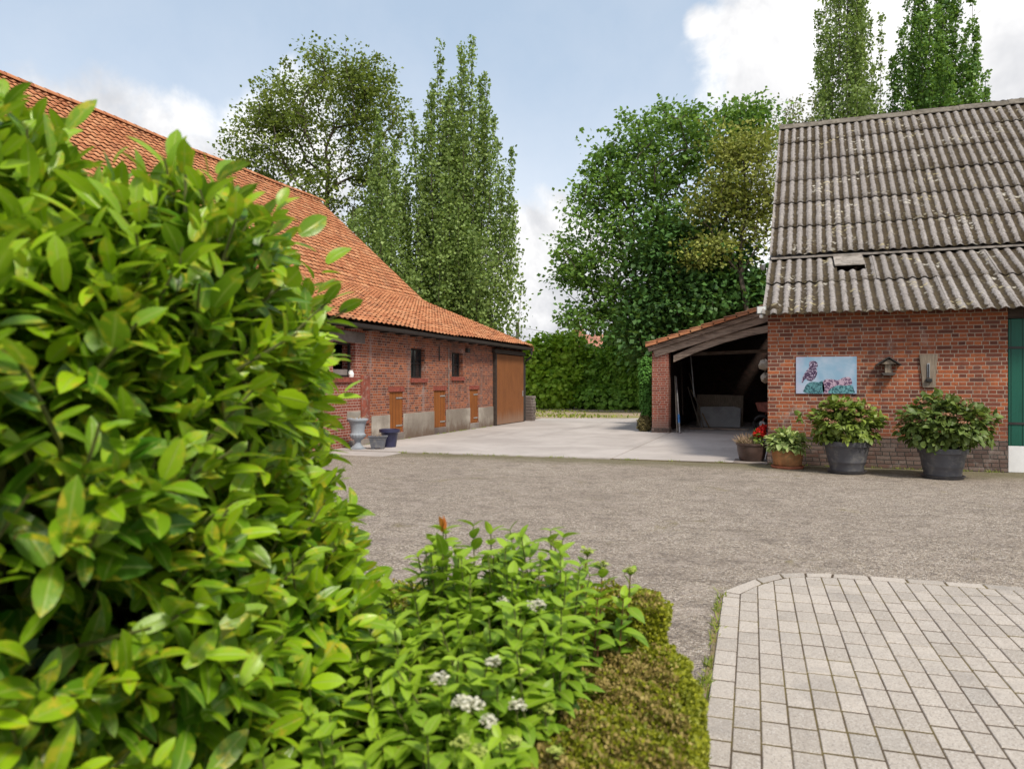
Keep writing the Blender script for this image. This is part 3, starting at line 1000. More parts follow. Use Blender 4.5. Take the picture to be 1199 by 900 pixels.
# roof
pr = [(-8.53, 2.70), (-12.91, 4.47), (XR, ZR)]
roof = tile_roof('roof', None, pr, YB0 - .1, YB1 + .16, MAT['tile'], barn)
prb = [(2 * XR + 8.55, 2.70), (2 * XR + 12.91, 4.47), (XR, ZR)]
tile_roof('roof', None, prb, YB0 - .1, YB1 + .16, MAT['tile'], barn, tw=.47, course=.54)
m = MB()
for a, b in zip(pr[:-1], pr[1:]):
    for s in (1, -1):
        A = np.array([XR + s * (a[0] - XR), 0, a[1] - .012]); B = np.array([XR + s * (b[0] - XR), 0, b[1] - .012])
        vs = []
        for y in (YB0 - .1, YB1 + .13):
            vs += [A + (0, y, 0), B + (0, y, 0), B + (0, y, -.09), A + (0, y, -.09)]
        m.add(vs, [(0, 1, 5, 4), (1, 2, 6, 5), (2, 3, 7, 6), (3, 0, 4, 7), (0, 3, 2, 1), (4, 5, 6, 7)])
m.build('roof_deck', MAT['dark_beam'], barn)
m = MB()
y = YB0 - .1
while y < YB1 + .1:
    n = 8
    vs = []
    for k, yy in enumerate((y, y + .38)):
        for i in range(n + 1):
            t_ = math.pi * i / n
            r = .15 + (.015 if k == 0 else 0)
            vs.append((XR + r * math.cos(t_), yy, ZR - .01 + sag(yy) + r * .8 * math.sin(t_)))
    m.add(vs, [(i, i + 1, n + 2 + i, n + 1 + i) for i in range(n)])
    y += .35
m.build('ridge_tiles', MAT['tile'], roof)
# verge tiles on the far gable edge
m = MB()
for a, b in zip(pr[:-1], pr[1:]):
    A, B = np.array([a[0], a[1]]), np.array([b[0], b[1]])
    L = np.linalg.norm(B - A); d = (B - A) / L; nn = np.array([-d[1], d[0]]); nn = nn if nn[1] > 0 else -nn
    s = 0
    while s < L - .1:
        P0 = A + d * s + nn * .055; P1 = A + d * min(s + .31, L) + nn * .03
        m.add([(P0[0], YB1 + .08, P0[1]), (P1[0], YB1 + .08, P1[1]), (P1[0], YB1 + .24, P1[1]), (P0[0], YB1 + .24, P0[1]),
               (P0[0], YB1 + .24, P0[1] - .16), (P1[0], YB1 + .24, P1[1] - .16)], [(0, 1, 2, 3), (3, 2, 5, 4)])
        s += .27
m.build('verge_tiles', MAT['tile'], roof)
# gutter: half round, with brackets
g = MB()
n = 8
vs = []
for y in (YB0 - .1, 25.72):
    for i in range(n + 1):
        t_ = math.pi * (1 + i / n)
        vs.append((-8.54 + .055 * math.cos(t_), y, 2.675 + .06 * math.sin(t_)))
    for i in range(n, -1, -1):
        t_ = math.pi * (1 + i / n)
        vs.append((-8.54 + .048 * math.cos(t_), y, 2.675 + .053 * math.sin(t_)))
k = 2 * (n + 1)
g.add(vs, [(i, (i + 1) % k, k + (i + 1) % k, k + i) for i in range(k)] + [tuple(range(n + 1)), tuple(range(k, k + n + 1))])
gt = g.build('gutter', MAT['gutter'], barn, smooth=True)
y = YB0 + .3
while y < 25.6:
    MB().box(-8.84, -8.60, y, y + .045, 2.585, 2.62).build('bracket', MAT['gutter'], gt); y += .75
MB().box(-8.845, -8.62, YB0, YB1 + .1, 2.625, 2.675).build('fascia', MAT['dark_beam'], barn)
MB().tube([(-8.53, 25.60, 2.60), (-8.53, 25.60, 2.46), (-8.58, 25.66, 2.36), (-8.78, 25.70, 2.22), (-8.83, 25.70, 2.1), (-8.83, 25.70, .05)], .038, 10).build('downpipe', MAT['gutter'], barn, smooth=True)

# ------------------------------------------------------------------ right hand outbuilding
XO, YO, XO1 = -.224, 13.70, 9.5
YRG, ZRG = 21.26, 8.27
ob = thing('brick_outbuilding', 'red brick outbuilding with a huge corrugated lichen covered roof, on the right', 'outbuilding', (4.5, YO, 0))
ZE = 2.665
ZP = .50
m = MB().box(XO, 3.36, YO, YO + .33, ZP, ZE); m.build('wall', MAT['brick_right'], ob)
m = MB().box(5.3, XO1, YO, YO + .33, ZP, ZE); m.build('wall', MAT['brick_right'], ob)
m = MB().box(3.36, 5.3, YO + .002, YO + .33, 2.43, ZE); m.build('lintel', MAT['dark_beam'], ob)
for a, b in ((XO - .006, 3.36), (5.3, XO1)):
    MB().box(a, b, YO - .007, YO + .33, -.12, ZP).build('plinth', MAT['brick_plinth'], ob)
gab = [(YO + .332, 0), (YO + .332, 2.75), (16.1, 3.72), (YRG, 7.95), (26.4, 3.72), (28.8, 2.5), (28.8, 0)]
m = MB(); m.prism(gab, 0, XO, XO + .33)
m.v = [(x + .033 * (y - YO) if y < 22 else x + .033 * (22 - YO) - .033 * (y - 22), y, z) for x, y, z in m.v]
m.build('gable_wall', MAT['brick_right'], ob)
m = MB(); m.prism(gab, 0, XO1 - .33, XO1); m.build('gable_wall', MAT['brick_right'], ob)
MB().box(XO + .34, XO1 - .34, 28.5, 28.8, 0, 2.5).build('back_wall', MAT['brick_right'], ob)
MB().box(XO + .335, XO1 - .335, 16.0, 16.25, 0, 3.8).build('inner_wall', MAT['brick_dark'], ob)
MB().box(4.345, 5.29, YO + .03, YO + .08, .42, 2.42).build('door', MAT['green_paint'], ob, bevel=.004)
gd = MB().box(3.375, 4.335, YO + .03, YO + .08, .42, 2.42).build('door', MAT['green_paint'], ob, bevel=.004)
MB().box(3.375, 4.335, YO + .028, YO + .082, .0, .415).build('kick_board', MAT['white_paint'], gd, bevel=.004)
MB().box(4.345, 5.29, YO + .028, YO + .082, .0, .415).build('kick_board', MAT['white_paint'], gd, bevel=.004)
for zz in (.755, 1.95):
    MB().box(3.30, 3.85, YO + .018, YO + .029, zz, zz + .035).build('hinge', MAT['gutter'], gd)


def corrugated(name, rows, x0, x1, mat, parent, pitch=.187, amp=.022, shear=.033, holes=(), lift=.026):
    """rows: list of (y,z) from eave up, one row of sheets between neighbours"""
    V, F, A = [], [], []
    per = 10
    nw = int((x1 - x0) / pitch)
    for r, (a, b) in enumerate(zip(rows[:-1], rows[1:])):
        a, b = np.array(a, float), np.array(b, float)
        d = (b - a) / np.linalg.norm(b - a); nn = np.array([-d[1], d[0]])
        L = np.linalg.norm(b - a)
        ws = list(range(0, nw, 5))
        for w0 in ws:
            w1 = min(w0 + 5, nw)
            dj = rng.normal(0, .014); hj = rng.normal(0, .004); tj = rng.normal(0, .004)
            K = (w1 - w0) * per + 1
            st = [-.03 + dj, L * .33, L * .66, L + .10]
            base = len(V)
            sub = 4
            for si, s in enumerate(st):
                hh = lift * (1 - s / L) + hj + tj * (1 - s / L) + .006
                for k in range(K):
                    u = w0 + k / per
                    wv = .5 + .5 * math.cos(2 * math.pi * u)
                    q = a + d * s + nn * (hh + amp * (2 * wv - 1))
                    V.append((x0 + u * pitch + shear * (q[0] - YO), q[0], q[1])); A.append(wv)
            # lower lip thickness
            s = st[0]; hh = lift * (1 - s / L) + hj + tj + .006 - .009
            for k in range(K):
                u = w0 + k / per
                wv = .5 + .5 * math.cos(2 * math.pi * u)
                q = a + d * s + nn * (hh + amp * (2 * wv - 1))
                V.append((x0 + u * pitch + shear * (q[0] - YO), q[0], q[1])); A.append(wv)
            for si in range(3):
                for k in range(K - 1):
                    um = x0 + (w0 + (k + .5) / per) * pitch
                    if any(h[0] == r and h[1] < um < h[2] and si in h[3] for h in holes):
                        continue
                    i = base + si * K + k
                    F.append((i, i + 1, i + K + 1, i + K))
            for k in range(K - 1):
                i = base + k; j_ = base + 4 * K + k
                F.append((j_, j_ + 1, i + 1, i))
    return np_mesh(name, np.array(V), np.array(F), mat, parent, {'wave': A}, smooth=True)


lo_rows = [(13.36, 2.56), (14.72, 3.255), (16.18, 3.99)]
up_rows = []
NU = 6
for k in range(NU + 1):
    f_ = k / NU
    up_rows.append((15.93 + (YRG - 15.93) * f_, 3.99 + (ZRG - 3.99) * f_))
rf = corrugated('roof', lo_rows, -.30, 9.6, MAT['corrugated'], ob, holes=[(1, .93, 1.42, (1, 2))])
corrugated('roof', up_rows, -.30, 9.6, MAT['corrugated'], ob)
back = [(2 * YRG - y, z) for y, z in (lo_rows[:-1] + up_rows)][::-1]
corrugated('roof', [(2 * YRG - 13.36, 2.56), (2 * YRG - 15.93, 3.99), (YRG + 2.5, 6.2), (YRG, ZRG)], -.30, 9.6, MAT['corrugated'], ob)
# ridge capping
m = MB()
x = -.05
while x < 9.8:
    vs = []
    L = 1.05
    for xx in (x, x + L + .03):
        e = .012 if xx == x else 0.0
        for (dy, dz) in ((-.20, -.165), (-.08, -.03), (0, .0), (.08, -.03), (.20, -.165)):
            vs.append((xx, YRG + dy, ZRG + .075 + dz + e))
        for (dy, dz) in ((.20, -.185), (0, -.03), (-.20, -.185)):
            vs.append((xx, YRG + dy, ZRG + .075 + dz + e))
    m.add(vs, [(i, (i + 1) % 8, 8 + (i + 1) % 8, 8 + i) for i in range(8)] + [tuple(range(8)), tuple(range(15, 7, -1))])
    x += L
m.build('ridge_capping', plain('mossy ridge capping', (.15, .132, .11), .9, .35, 6, dirt=(.075, .06, .035), bstr=.5), rf, smooth=False)
# flashing between the two slopes and the vent hatch
MB().prism([(15.88, 3.93), (16.22, 4.06), (16.22, 4.03), (15.88, 3.90)], 0, -.2, 9.6).build('flashing', MAT['flashing'], ob)
vh = MB(); vh.prism([(15.42, 3.665), (16.05, 3.985), (16.05, 3.96), (15.42, 3.64)], 0, .955, 1.475)
vh.build('vent_hatch', MAT['flashing'], ob, bevel=.004)
MB().box(.80, 1.60, 15.12, 15.97, 3.10, 3.40).build('slot_dark_fill', MAT['black'], ob)  # black filler added below the hole, stands for the shade inside the slot
# lumpy lichen-covered end of the first sheet: cement fillet with a pipe mouth
m = MB()
m.lathe([(.005, .0), (.12, .005), (.15, .03), (.14, .10), (.10, .16), (.04, .19), (.005, .195)], (-.10, 13.62, 2.60), 18, squash=(1, .9))
m.build('fillet', MAT['corrugated'], ob, smooth=True)

# ------------------------------------------------------------------ lean-to shed between outbuilding and back yard
sh = thing('lean_to_shed', 'open fronted lean-to shed with orange tiles and old beams beside the right outbuilding', 'shed', (-1.8, 21.1, 0))
YS, YSB = 21.1, 28.3
XL = -3.44
m = MB().box(XL, XL + .46, YS, YS + .46, 0, 2.26); m.build('pillar', MAT['brick_pillar'], sh)
m = MB().box(XL - .02, XL + .49, YS - .02, YS + .48, 0, .16)
m.build('pillar_foot', MAT['brick_plinth'], sh, bevel=.03)
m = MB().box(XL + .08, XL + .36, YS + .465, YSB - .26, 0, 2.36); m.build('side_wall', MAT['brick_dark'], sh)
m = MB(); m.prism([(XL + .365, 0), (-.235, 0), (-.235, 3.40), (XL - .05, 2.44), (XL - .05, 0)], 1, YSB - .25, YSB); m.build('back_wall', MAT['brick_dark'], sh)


def zl(x, o=0.0):      # underside line of the shed roof
    return 2.42 + (x - XL) * (3.40 - 2.42) / (-.235 - XL) + o


x0, x1 = XL - .14, -.24
for (o_, hgt, y_, mt, w, xa) in ((-.03, .13, YS - .10, 'old_beam', .045, x0 + .05), (-.20, .20, YS + .02, 'old_beam', .12, x0 + .2)):
    MB().beam((xa, y_, zl(xa, o_)), (x1, y_, zl(x1, o_)), w, hgt).build('verge_beam', MAT[mt], sh, bevel=.008)
# curved principal beam below
pts = [(-2.85, 2.0), (-2.2, 2.28), (-1.5, 2.52), (-.8, 2.70), (-.24, 2.80)]
m = MB()
for a, b in zip(pts[:-1], pts[1:]):
    m.add([(a[0], YS + .05, a[1]), (b[0], YS + .05, b[1]), (b[0], YS + .05, b[1] + .19), (a[0], YS + .05, a[1] + .19),
           (a[0], YS + .2, a[1]), (b[0], YS + .2, b[1]), (b[0], YS + .2, b[1] + .19), (a[0], YS + .2, a[1] + .19)],
          [(0, 1, 2, 3), (4, 7, 6, 5), (0, 4, 5, 1), (3, 2, 6, 7)])
m.build('curved_beam', MAT['old_beam'], sh)
MB().beam((-2.9, 24.0, 2.32), (-.24, 24.0, 2.40), .13, .10).build('tie_beam', MAT['old_beam'], sh)
for y in np.arange(YS + .6, YSB, .9):
    MB().beam((x0 + .05, y, zl(x0, -.06)), (x1, y, zl(x1, -.06)), .08, .12).build('rafter', MAT['dark_beam'], sh)
tile_roof('roof', None, [(x0, zl(x0, .075)), (x1, zl(x1, .075))], YS - .22, YSB + .2, MAT['tile'], sh, tw=.235, course=.30)
m = MB()
A = (x0, zl(x0, .055)); B = (x1, zl(x1, .055))
m.prism([A, B, (B[0], B[1] - .03), (A[0], A[1] - .03)], 1, YS - .15, YSB + .1)
m.build('roof_deck', MAT['dark_beam'], sh)
m = MB()
L = math.hypot(x1 - x0, zl(x1) - zl(x0)); nn_ = int(L / .30)
for k in range(nn_):
    f0, f1 = k / nn_, (k + 1.12) / nn_
    xa, xb_ = x0 + (x1 - x0) * f0, x0 + (x1 - x0) * min(f1, 1)
    za, zb = zl(xa, .135), zl(xb_, .105)
    m.add([(xa, YS - .27, za), (xb_, YS - .27, zb), (xb_, YS - .05, zb + .01), (xa, YS - .05, za + .01), (xa, YS - .27, za - .085), (xb_, YS - .27, zb - .07)], [(0, 1, 2, 3), (0, 4, 5, 1)])
m.build('verge_tiles', MAT['tile'], sh)


def pole(pts, r, mat, label, name='leaning_pole', cat='pole', extra=None):
    b = pts[0]
    if extra:
        t_ = thing(name, label, cat, b)
        MB().tube(pts, r, 7).build('shaft', mat, t_, smooth=True)
        extra(t_)
    else:
        tag(MB().tube(pts, r, 7).build(name, mat, smooth=True, loc=b), label, cat, 'poles and tools leaning in the shed')


def P3(u, v, d):
    q = ray(u, v) * d + np.array([0, 0, CAMH])
    return tuple(q)


fl = .024
pole([(-2.76, 21.25, fl), (-2.92, 22.0, 1.62)], .022, MAT['pole_wood'], 'pale grey pole leaning just inside the brick pillar, left one of the front pair')
pole([(-2.66, 21.05, fl), (-2.90, 22.05, 1.60)], .024, MAT['steel'], 'pale metal pole with a blue collar leaning inside the brick pillar', 'metal_pole', 'pole',
     lambda t_: MB().tube([(-2.702, 21.225, .30), (-2.735, 21.36, .52)], .034, 8).build('collar', MAT['blue_plastic'], t_, smooth=True))
pole([(-2.82, 23.0, .45), (-2.90, 23.3, 2.05)], .028, MAT['dark_beam'], 'dark upright pole standing against the shed side wall')
MB_ = None
pole([(-2.40, 24.0, fl), (-2.88, 24.8, 1.30)], .02, MAT['pole_wood'], 'thin rod leaning left of the concrete panel, shortest of the three there')
pole([(-2.30, 24.05, fl), (-2.86, 25.0, 1.75)], .022, MAT['pole_wood'], 'thin rod leaning left of the concrete panel, tallest of the three there')
pole([(-2.14, 24.1, fl), (-2.72, 24.9, 1.05), (-2.80, 25.0, 1.2)], .02, MAT['strawtwig'], 'bent straw coloured stick leaning at the edge of the concrete panel')
pole([(-2.50, 23.2, 1.0), (-2.62, 23.3, 2.28)], .018, MAT['steel'], 'thin steel rod hanging from the curved beam of the shed', 'hanging_rod', 'rod')
# concrete panel and brown board behind it
pn = thing('concrete_panel', 'pale grey concrete panel standing on edge inside the open shed', 'panel', (-1.8, 24.45, 0))
m = MB(); m.prism([(-2.40, fl), (-1.22, fl), (-1.20, .62), (-1.42, .68), (-2.45, .66)], 1, 24.42, 24.50)
m.build('slab', MAT['scrap'], pn, bevel=.012)
for a in (-2.44, -1.35):
    MB().box(a, a + .08, 24.505, 24.60, fl, .5).build('foot', MAT['scrap'], pn)
m = MB(); m.prism([(-2.62, fl), (-1.16, fl), (-1.15, 1.02), (-2.60, 1.05)], 1, 24.95, 25.02)
tag(m.build('wooden_board', MAT['board_grey'], bevel=.008, loc=(-1.9, 25, 0)), 'big brown board standing behind the grey concrete panel in the shed', 'board')
m = MB().box(-2.60, -.9, 22.9, 23.05, fl, .07)
tag(m.build('floor_beam', MAT['old_beam'], bevel=.01, loc=(-1.8, 23, 0)), 'grey timber lying on the shed floor in front of the concrete panel', 'timber')

# cart half hidden behind the corner
ct = thing('garden_cart', 'red garden cart with a black wheel, half hidden behind the brick corner in the shed', 'cart', (-.35, 22.4, 0))
wl = []
for k in range(24):
    a = 2 * math.pi * k / 24
    wl.append((-.52 + .22 * math.cos(a), 22.3, .26 + .22 * math.sin(a)))
wl.append(wl[0])
w_ = MB().tube(wl, .045, 8, False).build('wheel', MAT['black'], ct, smooth=True)
MB().tube([(-.52, 22.25, .26), (-.52, 22.35, .26)], .08, 12).build('hub', MAT['steel'], w_, smooth=True)
MB().prism([(-.62, .62), (.10, .50), (.10, .90), (-.70, .86)], 1, 22.15, 22.7).build('tray', MAT['rust'], ct, bevel=.02)
MB().tube([(-.52, 22.32, .26), (-.40, 22.38, .60)], .02, 8).build('frame', MAT['rust'], ct)

# fittings on the outbuilding
lp = thing('flood_lamp', 'square grey flood lamp fixed at the corner under the corrugated eave', 'lamp', (-.33, 13.6, 2.6))
fr = MB().box(-.405, -.245, 13.52, 13.60, 2.600, 2.735)
lh = fr.build('housing', MAT['lamp_grey'], lp, bevel=.008)
m = MB(); m.box(-.392, -.258, 13.508, 13.519, 2.612, 2.722); m.build('lens', MAT['lens'], lp, bevel=.003)
MB().lathe([(.03, 0), (.035, .01), (.035, .05), (.02, .06)], (-.325, 13.56, 2.537), 14).build('sensor', MAT['white_plastic'], lp, smooth=True)
MB().box(-.255, -.226, 13.605, 13.75, 2.64, 2.69).build('bracket', MAT['lamp_grey'], lp)
l2 = thing('spot_lamp', 'small grey spot lamp on a bent arm at the gable edge above the shed', 'lamp', (-.25, 15.6, 3.6))
MB().tube([(-.222, 15.55, 3.44), (-.265, 15.55, 3.42), (-.272, 15.55, 3.47), (-.268, 15.55, 3.66), (-.272, 15.52, 3.67)], .012, 8).build('arm', MAT['white_plastic'], l2, smooth=True)
m = MB().lathe([(.02, -.06), (.035, -.05), (.065, .05), (.068, .06), (.01, .062)], (0, 0, 0), 18)
for i, v in enumerate(m.v):
    x_, y_, z_ = v
    c_, s_ = math.cos(.5), math.sin(.5)
    m.v[i] = (-.345 + x_ * c_ + z_ * -.15, 15.52 + y_, 3.69 + z_ * c_ - x_ * -.15)
m.build('head', MAT['lamp_grey'], l2, smooth=True)
# two rough stones jutting from the side wall
def lump(name, c, r, mat, label, cat):
    m = MB()
    n1_, n2_ = 10, 14
    vs, fs = [], []
    for i in range(n1_ + 1):
        th = math.pi * i / n1_
        for j_ in range(n2_):
            ph = 2 * math.pi * j_ / n2_
            k_ = 1 + .28 * math.sin(3 * ph + 2 * th + c[2] * 9) * math.sin(2 * th + 1) + .06 * random.random()
            vs.append((c[0] + r[0] * k_ * math.sin(th) * math.cos(ph), c[1] + r[1] * k_ * math.sin(th) * math.sin(ph), c[2] + r[2] * k_ * math.cos(th)))
    for i in range(n1_):
        for j_ in range(n2_):
            j2_ = (j_ + 1) % n2_
            fs.append((i * n2_ + j_, i * n2_ + j2_, (i + 1) * n2_ + j2_, (i + 1) * n2_ + j_))
    m.add(vs, fs)
    return tag(m.build(name, mat, smooth=True, loc=c), label, cat)


lump('stone_ornament', (-.28, 13.95, 1.73), (.095, .12, .085), MAT['render'], 'upper lumpy pale grey stone jutting from the corner of the outbuilding', 'stone')
lump('stone_ornament', (-.27, 13.95, 1.50), (.085, .12, .08), MAT['render'], 'lower lumpy pale grey stone jutting from the corner of the outbuilding', 'stone')

# owl picture: flat print on a board
pc = thing('owl_picture', 'pale blue picture of an owl on rocks hung on the brick wall', 'picture', (.71, YO, 1.54))
m_, t_, o_ = newmat('misty blue print')
p_ = POS(t_)
n_ = NOISE(t_, p_, 3.5, 4, .5, .4); n2_ = NOISE(t_, p_, 2.2, 3, .5)
c_ = MIX(t_, SS(t_, n_, .35, .65), (.22, .36, .50), (.36, .45, .57))
c_ = MIX(t_, M2(t_, 'MULTIPLY', SS(t_, n2_, .5, .65), .6), c_, (.44, .42, .54))
finish(t_, o_, c_, .45, spec=.35)
MB().box(.235, 1.186, YO - .022, YO - .001, 1.228, 1.856).build('panel', m_, pc, bevel=.002)


def blot(name, c1, c2, scale, thr=.5):
    m_, t_, o_ = newmat(name)
    p_ = POS(t_)
    v_ = NOISE(t_, p_, scale, 6, .7, .5)
    finish(t_, o_, MIX(t_, SS(t_, v_, thr - .05, thr + .05), c1, c2), .5, spec=.3)
    return m_


def flat(poly, y, name, mat):
    m = MB(); m.prism(poly, 1, y - .0015, y); return m.build(name, mat, pc)


def smooth_poly(P, n=4):
    P = np.array(P, float)
    out = []
    for i in range(len(P)):
        p0, p1, p2, p3 = P[i - 1], P[i], P[(i + 1) % len(P)], P[(i + 2) % len(P)]
        for k in range(n):
            t = k / n
            out.append(tuple(.5 * ((2 * p1) + (-p0 + p2) * t + (2 * p0 - 5 * p1 + 4 * p2 - p3) * t * t + (-p0 + 3 * p1 - 3 * p2 + p3) * t ** 3)))
    return out


owl = [(.455, 1.775), (.50, 1.790), (.545, 1.782), (.575, 1.750), (.582, 1.700), (.560, 1.655), (.575, 1.600), (.560, 1.530), (.520, 1.470), (.475, 1.440),
       (.425, 1.455), (.385, 1.480), (.350, 1.425), (.325, 1.415), (.335, 1.485), (.365, 1.560), (.410, 1.630), (.445, 1.680), (.445, 1.735)]
rk1 = [(.375, 1.245), (.375, 1.33), (.42, 1.40), (.50, 1.43), (.60, 1.425), (.66, 1.44), (.67, 1.245)]
rk2 = [(.67, 1.245), (.655, 1.40), (.70, 1.47), (.80, 1.475), (.90, 1.46), (.98, 1.50), (1.08, 1.505), (1.115, 1.40), (1.04, 1.37), (.90, 1.36), (.82, 1.30), (.76, 1.24)]
rk3 = [(.76, 1.24), (.80, 1.32), (.90, 1.37), (1.0, 1.365), (1.11, 1.37), (1.14, 1.30), (1.13, 1.24)]
flat(smooth_poly(owl), YO - .0225, 'owl', blot('owl plumage', (.045, .022, .06), (.42, .36, .48), 38, .54))
flat(smooth_poly(rk1), YO - .0225, 'rock', blot('teal rock', (.018, .065, .085), (.10, .25, .28), 30))
flat(smooth_poly(rk2), YO - .0225, 'rock', blot('violet rock', (.09, .045, .10), (.45, .33, .42), 22))
flat(smooth_poly(rk3), YO - .0245, 'rock', blot('turquoise rock', (.02, .08, .10), (.14, .33, .36), 30))

# bird table on the wall
bh = thing('bird_feeder', 'small dark wooden bird feeder with a pitched roof hung on the brick wall', 'bird feeder', (1.65, YO, 1.53))
m = MB()
for s in (-1, 1):
    m.add([(1.655, YO - .17, 1.845), (1.655 + s * .185, YO - .17, 1.715), (1.655 + s * .185, YO - .002, 1.715), (1.655, YO - .002, 1.845),
           (1.655, YO - .17, 1.825), (1.655 + s * .180, YO - .17, 1.695), (1.655 + s * .180, YO - .002, 1.695), (1.655, YO - .002, 1.825)],
          [(0, 1, 2, 3), (4, 7, 6, 5), (0, 4, 5, 1), (1, 5, 6, 2), (3, 2, 6, 7)])
m.build('roof', MAT['dark'], bh)
MB().box(1.605, 1.70, YO - .10, YO - .002, 1.58, 1.775).prism([(1.54, 1.722), (1.77, 1.722), (1.655, 1.80)], 1, YO - .135, YO - .105).build('body', MAT['board_grey'], bh)
m = MB(); m.prism([(1.545, 1.575), (1.765, 1.575), (1.735, 1.535), (1.575, 1.535)], 1, YO - .16, YO - .002)
m.build('tray', plain('dark tray', (.07, .06, .055), .7), bh, bevel=.004)
# thermometer on a tapered board
tm = thing('wall_thermometer', 'thermometer on a tapered grey wooden board hung on the brick wall', 'thermometer', (2.25, YO, 1.33))
m = MB(); m.prism([(2.165, 1.335), (2.345, 1.335), (2.385, 1.875), (2.115, 1.875)], 1, YO - .035, YO - .001)
m.build('board', MAT['board_grey'], tm, bevel=.005)
MB().box(2.225, 2.265, YO - .052, YO - .036, 1.50, 1.73).build('scale', plain('grey scale', (.24, .25, .27), .4), tm, bevel=.003)
MB().tube([(2.245, YO - .058, 1.49), (2.245, YO - .058, 1.715)], .007, 6).build('tube', MAT['glass'], tm)
MB().box(2.205, 2.295, YO - .08, YO - .036, 1.425, 1.485).build('cup', MAT['black'], tm, bevel=.01)


# ------------------------------------------------------------------ plants in pots
def foliage_dome(name, c, r, n, size, mat, parent, tmpl=OVATE, up=.5, low=-.35, shell=.45, tint=(0.1, .9), seed=0):
    """leaves through a dome; denser near the surface, leaf tips drooping outwards"""
    rg = np.random.default_rng(seed)
    d = norm(rg.normal(size=(n * 3, 3)))
    d = d[d[:, 2] > low][:n]
    k = 1 - shell * rg.random(len(d)) ** 1.6
    lumps = 1 + .16 * np.sin(d[:, 0] * 6 + seed) * np.cos(d[:, 1] * 5 + 1) + .12 * np.sin(d[:, 2] * 8 + d[:, 0] * 4 + seed)
    pos = np.array(c) + d * np.array(r) * (k * lumps)[:, None]
    od = d + rg.normal(0, .45, d.shape); od[:, 2] -= .05
    upv = np.array([0, 0, 1.0]) * up * 2 + d + rg.normal(0, .35, d.shape)
    R = frames(od, upv)
    s = size * rg.uniform(.65, 1.25, len(d))
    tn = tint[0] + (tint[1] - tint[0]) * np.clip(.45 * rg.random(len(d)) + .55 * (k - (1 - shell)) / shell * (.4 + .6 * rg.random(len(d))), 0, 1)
    return leaf_obj(name, tmpl, pos, R, s, tn, mat, parent)


def big_pot(x, y, rt, rb, h, label, seed, dims, matleaf, cx=0.0):
    z0 = 0.0
    th = thing('hydrangea_plant', label, 'potted plant', (x, y, z0), 'big hydrangeas in dark grey pots along the brick wall')
    pot = MB()
    prof = [(rb * .2, .045), (rb, .045), (rb * 1.03, .12), (rb + (rt - rb) * .30, .17), (rb + (rt - rb) * .335, .175), (rb + (rt - rb) * .35, .195), (rb + (rt - rb) * .34, .205),
            (rt * .93, h - .085), (rt * .935, h - .08), (rt, h - .075), (rt * 1.01, h - .02), (rt, h), (rt * .93, h), (rt * .91, h - .06), (.02, h - .07)]
    pot.lathe(prof, (x, y, z0), 40)
    po = pot.build('pot', MAT['pot_grey'], th, smooth=True)
    MB().lathe([(.01, h - .065), (rt * .9, h - .062), (rt * .5, h - .03), (.01, h - .02)], (x, y, z0), 20).build('soil', MAT['soil_pot'], po)
    MB().lathe([(rb * .5, -.012), (rb * 1.02, -.012), (rb * 1.18, .035), (rb * 1.20, .042), (rb * 1.16, .043), (rb * 1.02, .02), (.02, .02)], (x, y, z0), 36).build('saucer', MAT['pot_grey'], th, smooth=True)
    rx, ry, rz = dims
    cz = h + rz * .80
    foliage_dome('foliage', (x + cx, y, cz), (rx, ry, rz), 1900, .098, matleaf, th, BROAD, .5, -.80, .55, seed=seed)
    st = MB()
    rg = random.Random(seed)
    for k in range(16):
        a = rg.random() * 6.28; r_ = rg.uniform(.3, .8)
        e = (x + cx + math.cos(a) * r_ * rx, y + math.sin(a) * r_ * ry, cz + rg.uniform(-.1, .7) * rz)
        b = (x + math.cos(a) * .12, y + math.sin(a) * .12, h - .05)
        st.tube([b, ((b[0] * .5 + e[0] * .5), (b[1] * .5 + e[1] * .5), (b[2] + e[2]) / 2 + .06), e], [.009, .007, .004], 5)
    st.build('stems', MAT['strawtwig'], th)
    # faded flower heads
    rgn = np.random.default_rng(seed + 5)
    for k in range(24):
        a = rgn.uniform(0, 6.28); el = rgn.uniform(.05, 1.3)
        d = np.array([math.cos(a) * math.cos(el), -abs(math.sin(a) * math.cos(el)), math.sin(el)])
        c = np.array([x + cx, y, cz]) + d * np.array([rx, ry, rz]) * rgn.uniform(.94, 1.04)
        n_ = 46
        q = rgn.normal(size=(n_, 3)) * np.array([.028, .028, .010])
        leaf_obj('flower_head', DISC, c + q, frames(rand_dirs(n_), rand_dirs(n_, 1.2)), np.full(n_, .024), rgn.random(n_), MAT['pinkhead'], th)
    return th


h1 = big_pot(.965, 12.78, .35, .245, .50, 'hydrangea with bright green leaves in a dark grey pot below the owl picture', 3, (.46, .42, .36), MAT['hydr_pot'], -.02)
h2 = big_pot(2.255, 12.58, .335, .25, .45, 'hydrangea with dark green leaves in a dark grey pot near the green door', 8, (.57, .46, .41), MAT['hydr_pot2'], .02)
